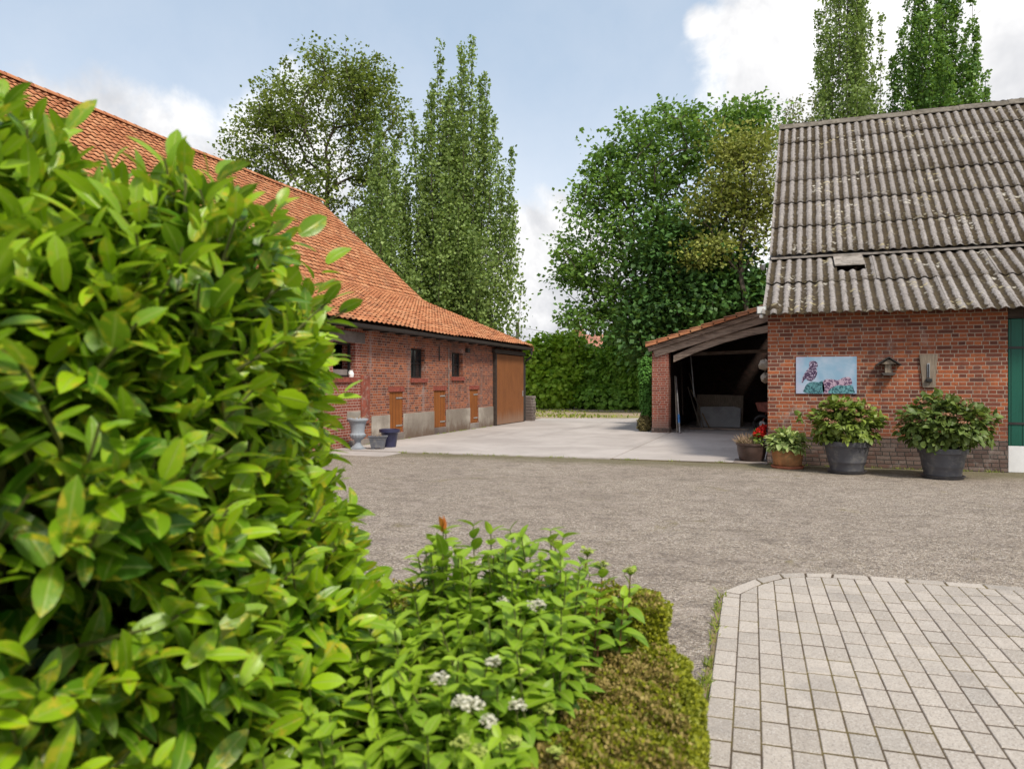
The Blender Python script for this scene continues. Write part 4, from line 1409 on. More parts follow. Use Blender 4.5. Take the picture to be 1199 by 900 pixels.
# a straggling shoot to the left of the first hydrangea, and a yellow one over its rim
MB().tube([(.72, 12.75, .58), (.50, 12.72, .70), (.33, 12.70, .80), (.28, 12.70, .90)], [.009, .008, .006, .004], 6).tube([(.85, 12.5, .85), (.90, 12.42, .66), (.95, 12.36, .55)], [.008, .007, .005], 6).build('shoot', MAT['strawtwig'], h1)
pp = np.array([(.28, 12.70, .88)] * 9 + [(.94, 12.37, .57)] * 8) + rng.normal(0, .02, (17, 3))
leaf_obj('shoot_leaves', OVATE, pp, frames(np.vstack([rand_dirs(9, .1), rand_dirs(8, -.3)]), rand_dirs(17, 1.0)), np.full(17, .12), np.r_[np.full(9, .3), np.full(8, 1.0)], MAT['hydr_pot'], h1)

# hosta
hs = thing('hosta_plant', 'variegated hosta in a mossy terracotta pot at the corner of the brick wall', 'potted plant', (.094, 13.2, 0))
MB().lathe([(.05, .035), (.20, .035), (.225, .06), (.245, .2), (.25, .27), (.262, .275), (.262, .30), (.235, .30), (.23, .27), (.02, .26)], (.094, 13.22, 0), 32).build('pot', MAT['terracotta'], hs, smooth=True)
MB().lathe([(.1, -.012), (.235, -.012), (.262, .022), (.262, .038), (.24, .038), (.225, .02), (.02, .02)], (.094, 13.22, 0), 32).build('saucer', MAT['terracotta_red'], hs, smooth=True)
foliage_dome('foliage', (.094, 13.18, .40), (.27, .25, .20), 520, .105, MAT['hosta'], hs, BROAD, .7, -.45, .7, tint=(0, 1), seed=21)
# geranium in a brown pot
ge = thing('geranium_plant', 'red geranium and dry grass in a brown glazed pot at the corner of the wall', 'potted plant', (-.50, 13.95, 0))
MB().lathe([(.05, .03), (.19, .03), (.215, .06), (.245, .2), (.255, .30), (.27, .31), (.27, .345), (.24, .345), (.235, .30), (.02, .29)], (-.50, 13.92, 0), 32).build('pot', MAT['pot_brown'], ge, smooth=True)
n_ = 420
a_ = rng.uniform(0, 6.28, n_); r_ = .2 * rng.random(n_) ** .5
pos = np.stack([-.53 + r_ * np.cos(a_), 13.92 + r_ * np.sin(a_), np.full(n_, .30)], 1)
leaf_obj('dry_grass', BLADE, pos, frames(rand_dirs(n_, 1.1), rand_dirs(n_)), rng.uniform(.12, .26, n_), rng.random(n_), MAT['drygrass'], ge)
foliage_dome('foliage', (-.36, 13.86, .42), (.15, .14, .13), 150, .07, MAT['hydr_pot'], ge, OVATE, .5, -.5, .7, seed=5)
n_ = 150
for k, c in enumerate(((-.37, 13.84, .56), (-.30, 13.86, .62), (-.42, 13.84, .50), (-.30, 13.82, .52))):
    q = np.array(c) + norm(rng.normal(size=(n_, 3))) * rng.uniform(.5, 1, (n_, 1)) * .062
    leaf_obj('flower_head', DISC, q, frames(rand_dirs(n_), rand_dirs(n_, .8)), np.full(n_, .034), rng.random(n_), MAT['redbloom'], ge)
tag(MB().box(-.80, -.232, 13.60, 14.25, .0, .028).build('concrete_kerb', MAT['lintel'], bevel=.008), kind='structure')

# the three vessels by the barn
ur = thing('stone_urn', 'weathered grey stone urn on a foot beside the barn wall', 'urn', (-8.40, 13.62, .012))
c_ = (-8.40, 13.62, .012)
MB().box(c_[0] - .13, c_[0] + .13, c_[1] - .13, c_[1] + .13, .012, .055).build('base', MAT['urn'], ur, bevel=.006)
MB().lathe([(.05, .042), (.125, .044), (.12, .065), (.075, .10), (.062, .16), (.075, .185), (.07, .195), (.12, .225), (.158, .275), (.165, .315), (.142, .345), (.138, .36), (.148, .45), (.172, .56), (.195, .605),
            (.218, .612), (.222, .65), (.20, .655), (.165, .60), (.02, .56)], c_, 48, ripple=(7, 10, .035, 16)).build('bowl', MAT['urn'], ur, smooth=True)
st = MB()
for k in range(7):
    a = k * .9; st.tube([(c_[0], c_[1], .58), (c_[0] + .10 * math.cos(a), c_[1] + .10 * math.sin(a), .68), (c_[0] + .19 * math.cos(a), c_[1] + .19 * math.sin(a), .70 + .02 * (k % 3))], [.006, .005, .003], 5)
st.build('dry_twigs', MAT['strawtwig'], ur)
tr = thing('window_box', 'square grey plastic planter with feet and dead twigs between urn and navy pot', 'planter', (-8.02, 13.80, .012))


def square_lathe(m, prof, c, ang, asp=.7):
    vs, fs = [], []
    for r, z in prof:
        for (sx, sy) in ((-1, -1), (1, -1), (1, 1), (-1, 1)):
            px_, py_ = sx * r, sy * r * asp
            vs.append((c[0] + px_ * math.cos(ang) - py_ * math.sin(ang), c[1] + px_ * math.sin(ang) + py_ * math.cos(ang), c[2] + z))
    for j_ in range(len(prof) - 1):
        for k in range(4):
            fs.append((4 * j_ + k, 4 * j_ + (k + 1) % 4, 4 * j_ + 4 + (k + 1) % 4, 4 * j_ + 4 + k))
    fs += [(3, 2, 1, 0), tuple(range(4 * len(prof) - 4, 4 * len(prof)))]
    m.add(vs, fs)


m = MB(); square_lathe(m, [(.135, .035), (.17, .21), (.178, .215), (.180, .225), (.182, .255), (.20, .258), (.205, .285), (.185, .286), (.175, .25), (.02, .245)], (-8.02, 13.80, .012), .45)
m.build('box', MAT['planter_grey'], tr, bevel=.006)
for sx in (-1, 1):
    for sy in (-1, 1):
        m = MB()
        px_, py_ = sx * .10, sy * .07
        square_lathe(m, [(.03, 0), (.035, .036)], (-8.02 + px_ * math.cos(.45) - py_ * math.sin(.45), 13.80 + px_ * math.sin(.45) + py_ * math.cos(.45), .010), .45, 1)
        m.build('foot', MAT['planter_grey'], tr)
n_ = 60
pos = np.stack([-8.02 + rng.uniform(-.13, .13, n_), 13.80 + rng.uniform(-.09, .09, n_), np.full(n_, .25)], 1)
leaf_obj('dead_plants', BLADE, pos, frames(rand_dirs(n_, .9), rand_dirs(n_)), rng.uniform(.06, .13, n_), rng.random(n_), MAT['drygrass'], tr)
tag(MB().lathe([(.05, 0), (.135, 0), (.14, .02), (.185, .31), (.19, .315), (.225, .325), (.228, .385), (.20, .39), (.19, .35), (.02, .34)], (-8.02, 14.30, .022), 36).build('navy_pot', MAT['pot_navy'], smooth=True, loc=(-8.02, 14.30, .022)),
    'round navy blue flower pot behind the grey square planter', 'pot')
# jug on the open window sill
jg = thing('white_jug', 'small white jug standing on the sill of the open barn window', 'jug', (XB - .03, 14.15, 1.54))
MB().lathe([(.02, 0), (.05, 0), (.062, .05), (.06, .09), (.035, .13), (.042, .16), (.034, .16), (.02, .12)], (XB - .03, 14.15, 1.538), 20).build('body', MAT['white_plastic'], jg, smooth=True)
MB().tube([(XB - .03, 14.10, 1.58), (XB - .03, 14.06, 1.62), (XB - .03, 14.065, 1.66), (XB - .03, 14.11, 1.675)], .009, 8).build('handle', MAT['white_plastic'], jg, smooth=True)
# stone block at the far barn corner
st = MB()
zz = 0
while zz < .92:
    for k in range(3):
        st.box(-9.06 + rng.normal(0, .012), -8.66 + rng.normal(0, .012), 26.02 + k * .16, 26.17 + k * .16, zz + .004, zz + .10)
    zz += .105
tag(st.build('stone_post', MAT['lintel'], bevel=.012, loc=(-8.9, 26.2, 0)), 'low grey stone post standing at the far corner of the barn', 'post')


# ------------------------------------------------------------------ trees
class Tree:
    def __init__(s, seed):
        s.rg = np.random.default_rng(seed)

    def skeleton(s, base, trunk, pts, asc=.6, wig=.10, r0=.012, expo=2.2, step=.9):
        """trunk: list of points; pts: attractors joined to the nearest branch, rising outwards"""
        rg = s.rg
        nodes = [np.array(p, float) for p in trunk]
        par = [-1] + list(range(len(trunk) - 1))
        plen = [0.0]
        for i in range(1, len(nodes)):
            plen.append(plen[-1] + np.linalg.norm(nodes[i] - nodes[i - 1]))
        ax = np.array(trunk)
        def rad_of(p):
            return np.min(np.linalg.norm(ax - p, axis=1))
        order = np.argsort([rad_of(p) + .15 * abs(p[2] - base[2]) for p in pts])
        tips = []
        for i in order:
            p = pts[i]
            A = np.array(nodes)
            d = A - p
            dist = np.linalg.norm(d, axis=1)
            hor = np.linalg.norm(d[:, :2], axis=1)
            pen = np.maximum(0, A[:, 2] - (p[2] - asc * hor))
            cost = dist + 1.5 * pen + .12 * np.array(plen)
            j = int(np.argmin(cost))
            q = nodes[j]
            L = np.linalg.norm(p - q)
            n = max(1, int(L / step))
            prev = j
            bow = rg.normal(0, wig * L, 3)
            for k in range(1, n + 1):
                t = k / n
                c = q + (p - q) * t + bow * math.sin(math.pi * t) * .6 + (rg.normal(0, .04, 3) if k < n else 0)
                nodes.append(c); par.append(prev); plen.append(plen[prev] + L / n)
                prev = len(nodes) - 1
            tips.append(prev)
        nn = len(nodes)
        acc = np.zeros(nn)
        ch = np.zeros(nn, int)
        for p in par[1:]:
            ch[p] += 1
        for i in range(nn - 1, 0, -1):
            if acc[i] == 0: acc[i] = r0 ** expo
            acc[par[i]] += acc[i]
        # accumulate strictly child to parent (children always have larger index)
        r = acc ** (1 / expo)
        s.nodes, s.par, s.r = np.array(nodes), np.array(par), r
        return s

    def tubes(s, n=5, rmin=0.0):
        V, F = [], []
        N_, P_, R_ = s.nodes, s.par, s.r
        idx = [i for i in range(1, len(N_)) if R_[i] >= rmin]
        for i in idx:
            a, b = N_[P_[i]], N_[i]
            d = b - a
            L = np.linalg.norm(d)
            if L < 1e-6: continue
            d /= L
            u = np.cross(d, (0, 0, 1) if abs(d[2]) < .9 else (1, 0, 0)); u /= np.linalg.norm(u)
            w = np.cross(d, u)
            ra = min(R_[P_[i]], R_[i] * 1.25); rb = R_[i]
            bi = len(V)
            for (c, rr) in ((a, ra), (b + d * rb * .3, rb)):
                for k in range(n):
                    t = 2 * math.pi * k / n
                    V.append(c + rr * (math.cos(t) * u + math.sin(t) * w))
            for k in range(n):
                k2 = (k + 1) % n
                F.append((bi + k, bi + k2, bi + n + k2, bi + n + k))
        return np.array(V), np.array(F)


def ellipsoid_pts(rg, c, r, n, shell=0.0):
    d = norm(rg.normal(size=(n, 3)))
    k = (shell ** 3 + (1 - shell ** 3) * rg.random(n)) ** (1 / 3)
    return np.array(c) + d * np.array(r) * k[:, None]


def make_tree(name, label, base, trunk, blobs, leafmat, lsize, per, sigma, seed, group=None, asc=.6, r0=.014, droop=.0, cat='tree', shell=.35, bark='bark', wig=.1, upn=.7, expo=2.2):
    """blobs: (centre, radii, number of leaf clumps)"""
    rg = np.random.default_rng(seed)
    th = thing(name, label, cat, base, group)
    pts = np.vstack([ellipsoid_pts(rg, c, r, n, shell) for c, r, n in blobs])
    T = Tree(seed).skeleton(base, trunk, pts, asc=asc, r0=r0, wig=wig, expo=expo)
    V, F = T.tubes(5)
    np_mesh('trunk', V, F, MAT[bark], th)
    n = len(pts)
    cl = np.repeat(np.arange(n), per)
    ctint = rg.random(n)
    csz = rg.uniform(.5, 1.6, n)
    off = np.clip(rg.normal(size=(n * per, 3)), -1.7, 1.7) * sigma * csz[cl][:, None]
    off[:, 2] *= .62
    pos = pts[cl] + off
    od = norm(off + rg.normal(0, sigma * .7, off.shape)); od[:, 2] -= droop
    R = frames(od, norm(rg.normal(0, .6, off.shape) + np.array([0, 0, upn])))
    s = lsize * rg.uniform(.6, 1.3, len(pos))
    tn = .6 * ctint[cl] + .4 * rg.random(len(pos))
    leaf_obj('crown', RHOMB, pos, R, s, tn, MAT[leafmat], th)
    return th


def w3(u, v, d):
    return ray(u, v) * d + np.array([0, 0, CAMH])


def trunk_line(b, t, n=6, wob=.15, rg=random.Random(4)):
    b, t = np.array(b, float), np.array(t, float)
    return [b + (t - b) * k / n + (np.array([rg.gauss(0, wob), rg.gauss(0, wob), 0]) if 0 < k < n else 0) for k in range(n + 1)]


# oak behind the barn roof: open crown, bent limbs
D_ = 46
k_ = D_ / FPX
b = w3(392, 449, D_); b[2] = 0
oc = []
for (u, v, ru, rv, n) in ((385, 120, 75, 62, 105), (315, 165, 48, 55, 62), (300, 245, 42, 40, 42), (440, 150, 45, 60, 66), (360, 215, 60, 50, 58), (320, 125, 36, 32, 26), (415, 85, 50, 26, 34), (330, 300, 45, 35, 40), (285, 190, 22, 30, 18), (440, 250, 40, 60, 60)):
    oc.append((w3(u, v, D_), (ru * k_, ru * k_ * .9, rv * k_), n))
make_tree('oak_tree', 'spreading oak with an open crown and bent limbs behind the barn roof', b, trunk_line(b, w3(385, 190, D_), 7, .25), oc, 'oak', .20, 58, .36, 31, None, .55, .020, 0, wig=.12)


def poplar(name, label, u, vt, d, hw, nclump, mat, seed, group, stems=1, per=34, dense=1.0, lsz=.17, wide=.55, drop=.62):
    rg = np.random.default_rng(seed)
    b = w3(u, 449, d); b[2] = 0
    top = w3(u, vt, d)
    H_ = top[2]
    R_ = hw * d / FPX
    th = thing(name, label, 'tree', b, group)
    P, sg = [], []
    npl = max(14, nclump // 26)
    for k in range(npl):
        f = ((k + .5) / npl) ** .62
        a = k * 2.4 + rg.normal(0, .3)
        ro = R_ * f * rg.uniform(.85, 1.1)
        zt = H_ * (1 - drop * f ** 1.5) * rg.uniform(.90, 1.03) if k else H_
        z0 = H_ * (.05 + .12 * rg.random())
        m_ = max(6, int(26 * (zt - z0) / H_ * 1.5))
        bend = rg.normal(0, .25, 2)
        for t in (np.arange(m_) + rg.random(m_)) / m_:
            z = z0 + (zt - z0) * t
            e = ro * (1 - math.exp(-3.2 * t)) * (1 - .12 * t)
            P.append((b[0] + e * math.cos(a) + bend[0] * t * t, b[1] + e * math.sin(a) + bend[1] * t * t, z))
            sg.append(.10 + .34 * min(1, 2.2 * (1 - t)) * (.55 + .45 * min(1, 4 * t)))
    P = np.array(P)
    sg = np.array(sg)
    tr_ = trunk_line(b, (top[0], top[1], H_ * .97), 16, .08, random.Random(seed))
    T = Tree(seed).skeleton(b, tr_, P, asc=2.6, wig=.05, r0=.013, expo=2.25, step=1.3)
    V, F = T.tubes(5)
    np_mesh('trunk', V, F, MAT['bark'], th)
    n = len(P)
    cl = np.repeat(np.arange(n), per)
    off = np.clip(rg.normal(size=(n * per, 3)), -1.7, 1.7) * np.array([1, 1, 1.9]) * (sg * rg.uniform(.6, 1.25, n))[cl][:, None]
    pos = P[cl] + off
    od = norm(rg.normal(size=off.shape) + np.array([0, 0, .35]))
    R = frames(od, norm(rg.normal(0, 1, off.shape) + np.array([0, 0, .3])))
    tn = .5 * rg.random(n)[cl] + .5 * rg.random(len(pos))
    leaf_obj('crown', RHOMB, pos, R, lsz * rg.uniform(.6, 1.3, len(pos)), tn, MAT[mat], th)
    return th


PG = 'upright poplars behind the barn'
poplar('poplar_tree', 'tallest upright poplar, right of the pair behind the barn roof', 550, 46, 43, 80, 1350, 'poplar', 41, PG, per=38, lsz=.19, wide=.33)
poplar('poplar_tree', 'narrower upright poplar left of the tallest one behind the barn roof', 512, 56, 42, 60, 850, 'poplar', 42, PG, per=36, lsz=.19, wide=.36)
poplar('poplar_tree', 'lower broad poplar between the oak and the tall pair behind the barn', 448, 132, 41, 66, 800, 'poplar', 43, PG, per=40, wide=.45)
PR = 'upright poplars behind the right outbuilding'
poplar('poplar_tree', 'light green upright poplar, left of the two above the corrugated roof', 992, -190, 50, 54, 1150, 'poplar', 44, PR, per=44, lsz=.2, drop=.5, wide=.5)
poplar('poplar_tree', 'dark green upright poplar, right of the two above the corrugated roof', 1096, -85, 49, 72, 1700, 'bigtree', 45, PR, per=44, lsz=.21, drop=.40, wide=.30)

# broad tree over the shed
D_ = 37; k_ = D_ / FPX
b = w3(780, 449, D_); b[2] = 0
oc = []
for (u, v, ru, rv, n) in ((740, 190, 50, 60, 56), (790, 165, 60, 42, 62), (850, 165, 50, 40, 40), (700, 280, 52, 58, 52), (672, 322, 30, 24, 22), (760, 260, 60, 60, 46), (735, 350, 50, 36, 44), (690, 372, 34, 20, 20), (820, 230, 50, 60, 44), (700, 215, 30, 30, 26), (880, 145, 30, 22, 24)):
    oc.append((w3(u, v, D_), (ru * k_, ru * k_ * .9, rv * k_), n))
make_tree('maple_tree', 'broad green tree rising behind the open shed with gaps in its crown', b, trunk_line(b, w3(770, 250, D_), 7, .2), oc, 'bigtree', .22, 50, .37, 51, None, .6, .018, .1)
# ivy clad trunk and dark growth
D_ = 35; k_ = D_ / FPX
b = w3(772, 449, D_); b[2] = 0
oc = []
for (u, v, ru, rv, n) in ((775, 300, 24, 60, 60), (800, 350, 52, 40, 100), (850, 340, 50, 36, 100), (770, 385, 40, 40, 70), (830, 300, 50, 30, 55), (885, 350, 28, 30, 50)):
    oc.append((w3(u, v, D_), (ru * k_, ru * k_ * .9, rv * k_), n))
make_tree('ivy_tree', 'dark ivy covered tree standing low behind the shed roof', b, trunk_line(b, w3(776, 250, D_), 6, .1), oc, 'darktree', .27, 48, .42, 52, None, .4, .014, .2)
# yellowing tree
D_ = 33.5; k_ = D_ / FPX
b = w3(868, 449, D_); b[2] = 0
oc = []
for (u, v, ru, rv, n) in ((872, 215, 42, 52, 85), (840, 240, 26, 36, 28), (890, 260, 26, 40, 40), (842, 290, 24, 14, 20), (815, 298, 22, 12, 16), (870, 170, 34, 24, 26)):
    oc.append((w3(u, v, D_), (ru * k_, ru * k_ * .9, rv * k_), n))
make_tree('yellow_tree', 'slender tree with yellowing leaves beside the corrugated roof edge', b, trunk_line(b, w3(872, 200, D_), 7, .12), oc, 'yellowtree', .17, 42, .42, 53, None, .7, .016, 0)
b = w3(936, 449, 44); b[2] = 0
oc = [(w3(936, 132, 44), (1.1, 1.1, .9), 16), (w3(925, 145, 44), (.9, .9, .8), 12), (w3(945, 165, 44), (1.2, 1.2, 1.5), 20)]
make_tree('pale_tree', 'small pale leaved treetop just above the left end of the corrugated ridge', b, trunk_line(b, w3(938, 160, 44), 7, .1), oc, 'paletree', .16, 22, .32, 54, None, .8, .010)

# hedge bank beyond the track
def shrub(name, label, ells, leafmat, lsize, n, seed, base, cat='shrub', group=None, stems=True):
    rg = np.random.default_rng(seed)
    th = thing(name, label, cat, base, group)
    pos, nr, tn = [], [], []
    tot = sum(e[1][0] * e[1][2] for e in ells)
    for c, r in ells:
        m_ = int(n * r[0] * r[2] / tot)
        d = norm(rg.normal(size=(m_, 3)))
        k = 1 - .30 * rg.random(m_) ** 1.5
        lum = 1 + .13 * np.sin(d[:, 0] * 9 + c[0]) * np.cos(d[:, 2] * 8 + c[1]) + .07 * np.sin(d[:, 1] * 14 + d[:, 2] * 11)
        pos.append(np.array(c) + d * np.array(r) * (k * lum)[:, None]); nr.append(d)
        tn.append(.25 + .4 * (.5 + .5 * np.sin(d[:, 0] * 9 + c[0]) * np.cos(d[:, 2] * 8 + c[1])) + .35 * rg.random(m_))
    pos, nr, tn = np.vstack(pos), np.vstack(nr), np.concatenate(tn)
    ok = pos[:, 2] > .02
    pos, nr, tn = pos[ok], nr[ok], tn[ok]
    od = nr * .5 + rg.normal(0, .6, nr.shape); od[:, 2] -= .45
    R = frames(od, norm(nr + np.array([0, 0, .6]) + rg.normal(0, .3, nr.shape)))
    leaf_obj('foliage', RHOMB, pos, R, lsize * rg.uniform(.6, 1.3, len(pos)), tn, MAT[leafmat], th)
    if stems:
        m = MB()
        for c, r in ells:
            for q in range(3):
                a = rg.uniform(0, 6.28)
                m.tube([(base[0] + rg.normal(0, .2), base[1] + rg.normal(0, .2), 0), tuple(np.array(c) * .5 + np.array(base) * .5), tuple(np.array(c) + np.array(r) * .5 * np.array([math.cos(a), math.sin(a), .3]))], [.06, .045, .02], 5)
        m.build('stems', MAT['bark'], th)
    return th


def ells_px(L):
    return [(w3(u, v, d), (ru * d / FPX, ru * d / FPX * .6, rv * d / FPX)) for u, v, ru, rv, d in L]


b = w3(645, 449, 43); b[2] = 0
shrub('laurel_shrub', 'bright green bushy shrub just right of the barn corner', ells_px([(622, 445, 22, 40, 42), (640, 418, 30, 26, 43), (665, 432, 32, 42, 42.5), (640, 455, 40, 28, 42)]), 'hedge', .30, 10000, 61, b, group=None)
b = w3(715, 449, 42); b[2] = 0
shrub('ivy_bank', 'darker green ivy bank between the bright shrub and the shed pillar', ells_px([(700, 445, 34, 34, 42), (735, 440, 34, 42, 41), (760, 430, 34, 50, 40), (715, 465, 50, 16, 41), (732, 404, 26, 26, 42), (692, 428, 26, 24, 43)]), 'hedge2', .28, 13000, 62, b)
b = w3(590, 449, 44); b[2] = 0
shrub('background_shrub', 'green shrub showing behind the far corner of the barn', ells_px([(585, 450, 30, 30, 44), (560, 440, 34, 30, 46), (520, 440, 40, 40, 47)]), 'hedge2', .26, 4000, 63, b)
# clipped column and ball by the pillar
b = w3(757, 449, 25); b[2] = 0
cx_ = b.copy()
shrub('conifer_column', 'narrow green column conifer against the brick pillar', [(np.array([cx_[0], cx_[1], .9]), (.20, .22, .85)), (np.array([cx_[0], cx_[1], 1.75]), (.23, .24, .55))], 'conifer', .09, 5200, 64, b, 'conifer')
b = np.array([-3.72, 21.55, 0.0])
shrub('clipped_ball', 'small brownish clipped ball bush at the foot of the brick pillar', [(np.array([-3.72, 21.55, .22]), (.21, .21, .24))], 'brownbush', .04, 3800, 65, b, stems=False)

# grass on the verge beyond the slab
n_ = 9000
gx = rng.uniform(-24, -3, n_); gy = rng.uniform(28, 41, n_)
msk = (np.sin(gx * .9 + gy * .5) + np.sin(gx * .35 - gy * 1.1 + 1) + rng.normal(0, .6, n_) > .8) & (gy > 28.6 + (gx + 9.73) * .36 - .3)
gx, gy = gx[msk], gy[msk]
pos = np.stack([gx, gy, np.full(len(gx), -.01)], 1)
go = leaf_obj('verge_grass', BLADE, pos, frames(rand_dirs(len(pos), 1.6), rand_dirs(len(pos))), np.stack([rng.uniform(1.2, 2.2, len(pos)) * .5, rng.uniform(.05, .14, len(pos)), np.full(len(pos), .1)], 1), rng.random(len(pos)), MAT['grass'])
tag(go, 'rough grass growing in patches beside the dirt track', 'grass', kind='stuff')

# loose grit on the yard and weeds along the foot of walls and paving
n_ = 5200
gx = rng.uniform(-7.5, 6.0, n_); gy = 3.2 + 10.0 * rng.random(n_) ** 1.3
lx = (gx + .335) * math.cos(TA) + (gy - 5.08) * math.sin(TA); ly = -(gx + .335) * math.sin(TA) + (gy - 5.08) * math.cos(TA)
msk = ~((lx > -.12) & (ly < .86)) & ((gx * RT[0] + gy * RT[1] > .75) | (gx * FW[0] + gy * FW[1] > 3.2)) & (gy < 13.3)
edge_ = rng.random((500, 2))
gx, gy = gx[msk], gy[msk]
ex = .35 + 2.6 * edge_[:, 0]; ey = .83 + .25 * edge_[:, 1] ** 2                      # a drift of grit along the kerb of the paving
gx = np.r_[gx, PO[0] + ex * math.cos(TA) - ey * math.sin(TA)]; gy = np.r_[gy, PO[1] + ex * math.sin(TA) + ey * math.cos(TA)]
OCT = (np.array([(1, 0, 0), (0, 1, 0), (-1, 0, 0), (0, -1, 0), (.1, 0, .8), (0, 0, -.3)], float) * .5, np.array([(0, 1, 4), (1, 2, 4), (2, 3, 4), (3, 0, 4)], int))
sz_ = rng.uniform(.004, .013, len(gx))[:, None] * rng.uniform(.7, 1.3, (len(gx), 3))
go = leaf_obj('loose_grit', OCT, np.stack([gx, gy, np.full(len(gx), -.003)], 1), frames(np.c_[rng.normal(size=(len(gx), 2)), np.zeros(len(gx))], np.tile(UP, (len(gx), 1))), sz_, rng.random(len(gx)), MAT['grit'])
tag(go, 'loose grit and small stones scattered over the asphalt', 'grit', kind='stuff')
wp = []
for x0_, x1_, y_, k in ((-.2, 3.3, 13.66, 26), (-8.78, -8.82, 0, 0), (-7.4, -.9, 13.42, 22)):
    for _ in range(k):
        c_ = np.array([rng.uniform(x0_, x1_), y_ + (0 if y_ > 13.5 else (rng.uniform(0, 1) * 0 + .0)), 0])
        if y_ < 13.5: c_[1] = ynear(c_[0]) - .02
        wp.append(c_ + np.c_[rng.normal(0, .05, 14), rng.normal(0, .015, 14) - .015, np.zeros(14)])
for _ in range(34):
    q_ = rng.uniform(-2.6, .0); x_, y_ = pt(-.05 + rng.normal(0, .012), q_)
    wp.append(np.array([x_, y_, 0]) + np.c_[rng.normal(0, .012, 9), rng.normal(0, .04, 9), np.zeros(9)])
for y_ in rng.uniform(14.6, 22.5, 26):
    wp.append(np.array([XB + .05, y_, .022]) + np.c_[abs(rng.normal(0, .02, 12)), rng.normal(0, .05, 12), np.zeros(12)])
wp = np.vstack(wp)
go = leaf_obj('small_weeds', BLADE, wp, frames(rand_dirs(len(wp), .9), rand_dirs(len(wp))), np.stack([rng.uniform(.06, .12, len(wp)), rng.uniform(.025, .07, len(wp)), np.full(len(wp), .05)], 1), rng.random(len(wp)), MAT['grass'])
tag(go, 'small weeds growing along the foot of the walls and the paving edge', 'weeds', kind='stuff')

# power pole with wires, far house
pp_ = thing('power_pole', 'wooden power pole with wires rising behind the far barn corner', 'power pole', (-20.03, 56.56, 0))
MB().tube([(-20.03, 56.56, 0), (-20.03, 56.56, 6.35)], [.17, .13], 10).build('pole', MAT['utility'], pp_, smooth=True)
for dz in (-.35, -1.05):
    A = np.array([-20.03, 56.56, 6.35 + dz])
    for e in (np.array([-5.0, 62.0, 5.0 + dz]), np.array([-46.0, 48.0, 6.5 + dz])):
        m = MB()
        m.tube([A + (e - A) * t - np.array([0, 0, .5 * 4 * t * (1 - t)]) for t in np.linspace(0, 1, 9)], .014, 4)
        m.build('wire', MAT['gutter'], pp_)
ho = thing('far_house', 'distant house with a pale red tiled roof half hidden behind the hedge', 'house', (-15.5, 66, 0))
MB().box(-19.3, -11.5, 63.5, 69.5, 0, 3.6).build('wall', MAT['housewall'], ho)
m = MB(); m.prism([(63.1, 3.5), (66.5, 5.9), (69.9, 3.5), (69.9, 3.35), (66.5, 5.75), (63.1, 3.35)], 0, -19.6, -11.2)
rfh = m.build('roof', MAT['pinkroof'], ho)
MB().box(-17.9, -17.2, 66.2, 66.9, 5.5, 6.7).build('chimney', MAT['pinkroof'], rfh)

# ------------------------------------------------------------------ foreground planting
# cherry laurel: shoots set over the surface of a big rounded bush, each a whorl of glossy leaves
def superell(rg, c, r, n, e=2.6):
    d = norm(rg.normal(size=(n, 3)))
    k = (np.abs(d) ** e).sum(1) ** (-1 / e)
    return d * k[:, None], d


rg = np.random.default_rng(77)
LC = np.array([-1.43, 2.05, .80]); LR = np.array([.80, .92, 1.0])      # in right / ahead / up metres
LC2 = np.array([-1.36, 1.82, 1.42]); LR2 = np.array([.40, .55, .60])


def laurel_side(C, Rr, n, e):
    q, d = superell(rg, C, Rr, n, e)
    lob = 1 + .07 * np.sin(d[:, 0] * 7 + 1) * np.cos(d[:, 2] * 6) + .05 * np.sin(d[:, 1] * 9 + d[:, 2] * 5) + rg.normal(0, .035, n)
    l_ = C + q * Rr * lob[:, None] * (1 - .28 * (rg.random(n) < .45) * rg.random(n))[:, None]
    return l_, norm(np.sign(q) * np.abs(q) ** (e - 1) / Rr)


l1, n1_ = laurel_side(LC, LR, 3900, 3.0)
l2_, n2_ = laurel_side(LC2, LR2, 820, 2.3)
LC3 = np.array([-.66, 2.08, .62]); LR3 = np.array([.20, .36, .44])
LC4 = np.array([-.84, 2.0, 1.50]); LR4 = np.array([.26, .45, .36])
l3_, n3_ = laurel_side(LC3, LR3, 260, 2.3)
l4_, n4_ = laurel_side(LC4, LR4, 330, 2.3)
loc = np.vstack([l1, l2_, l3_, l4_]); nrm_ = np.vstack([n1_, n2_, n3_, n4_])
in1 = (np.abs((loc - LC) / LR) ** 3.0).sum(1) < .5
in2 = (np.abs((loc - LC2) / LR2) ** 2.3).sum(1) < .55
ok = (loc[:, 2] > .05) & ~in1 & ~in2
loc, nrm_ = loc[ok], nrm_[ok]
W3 = loc[:, :1] * RT + loc[:, 1:2] * FW + loc[:, 2:] * UP
NW = nrm_[:, :1] * RT + nrm_[:, 1:2] * FW + nrm_[:, 2:] * UP
lau = thing('laurel_bush', 'large cherry laurel bush with glossy spotted leaves filling the left foreground', 'bush', tuple(camp(LC[0], LC[1], 0)))
pos, od, un, sz, tn = [], [], [], [], []
stems = MB()
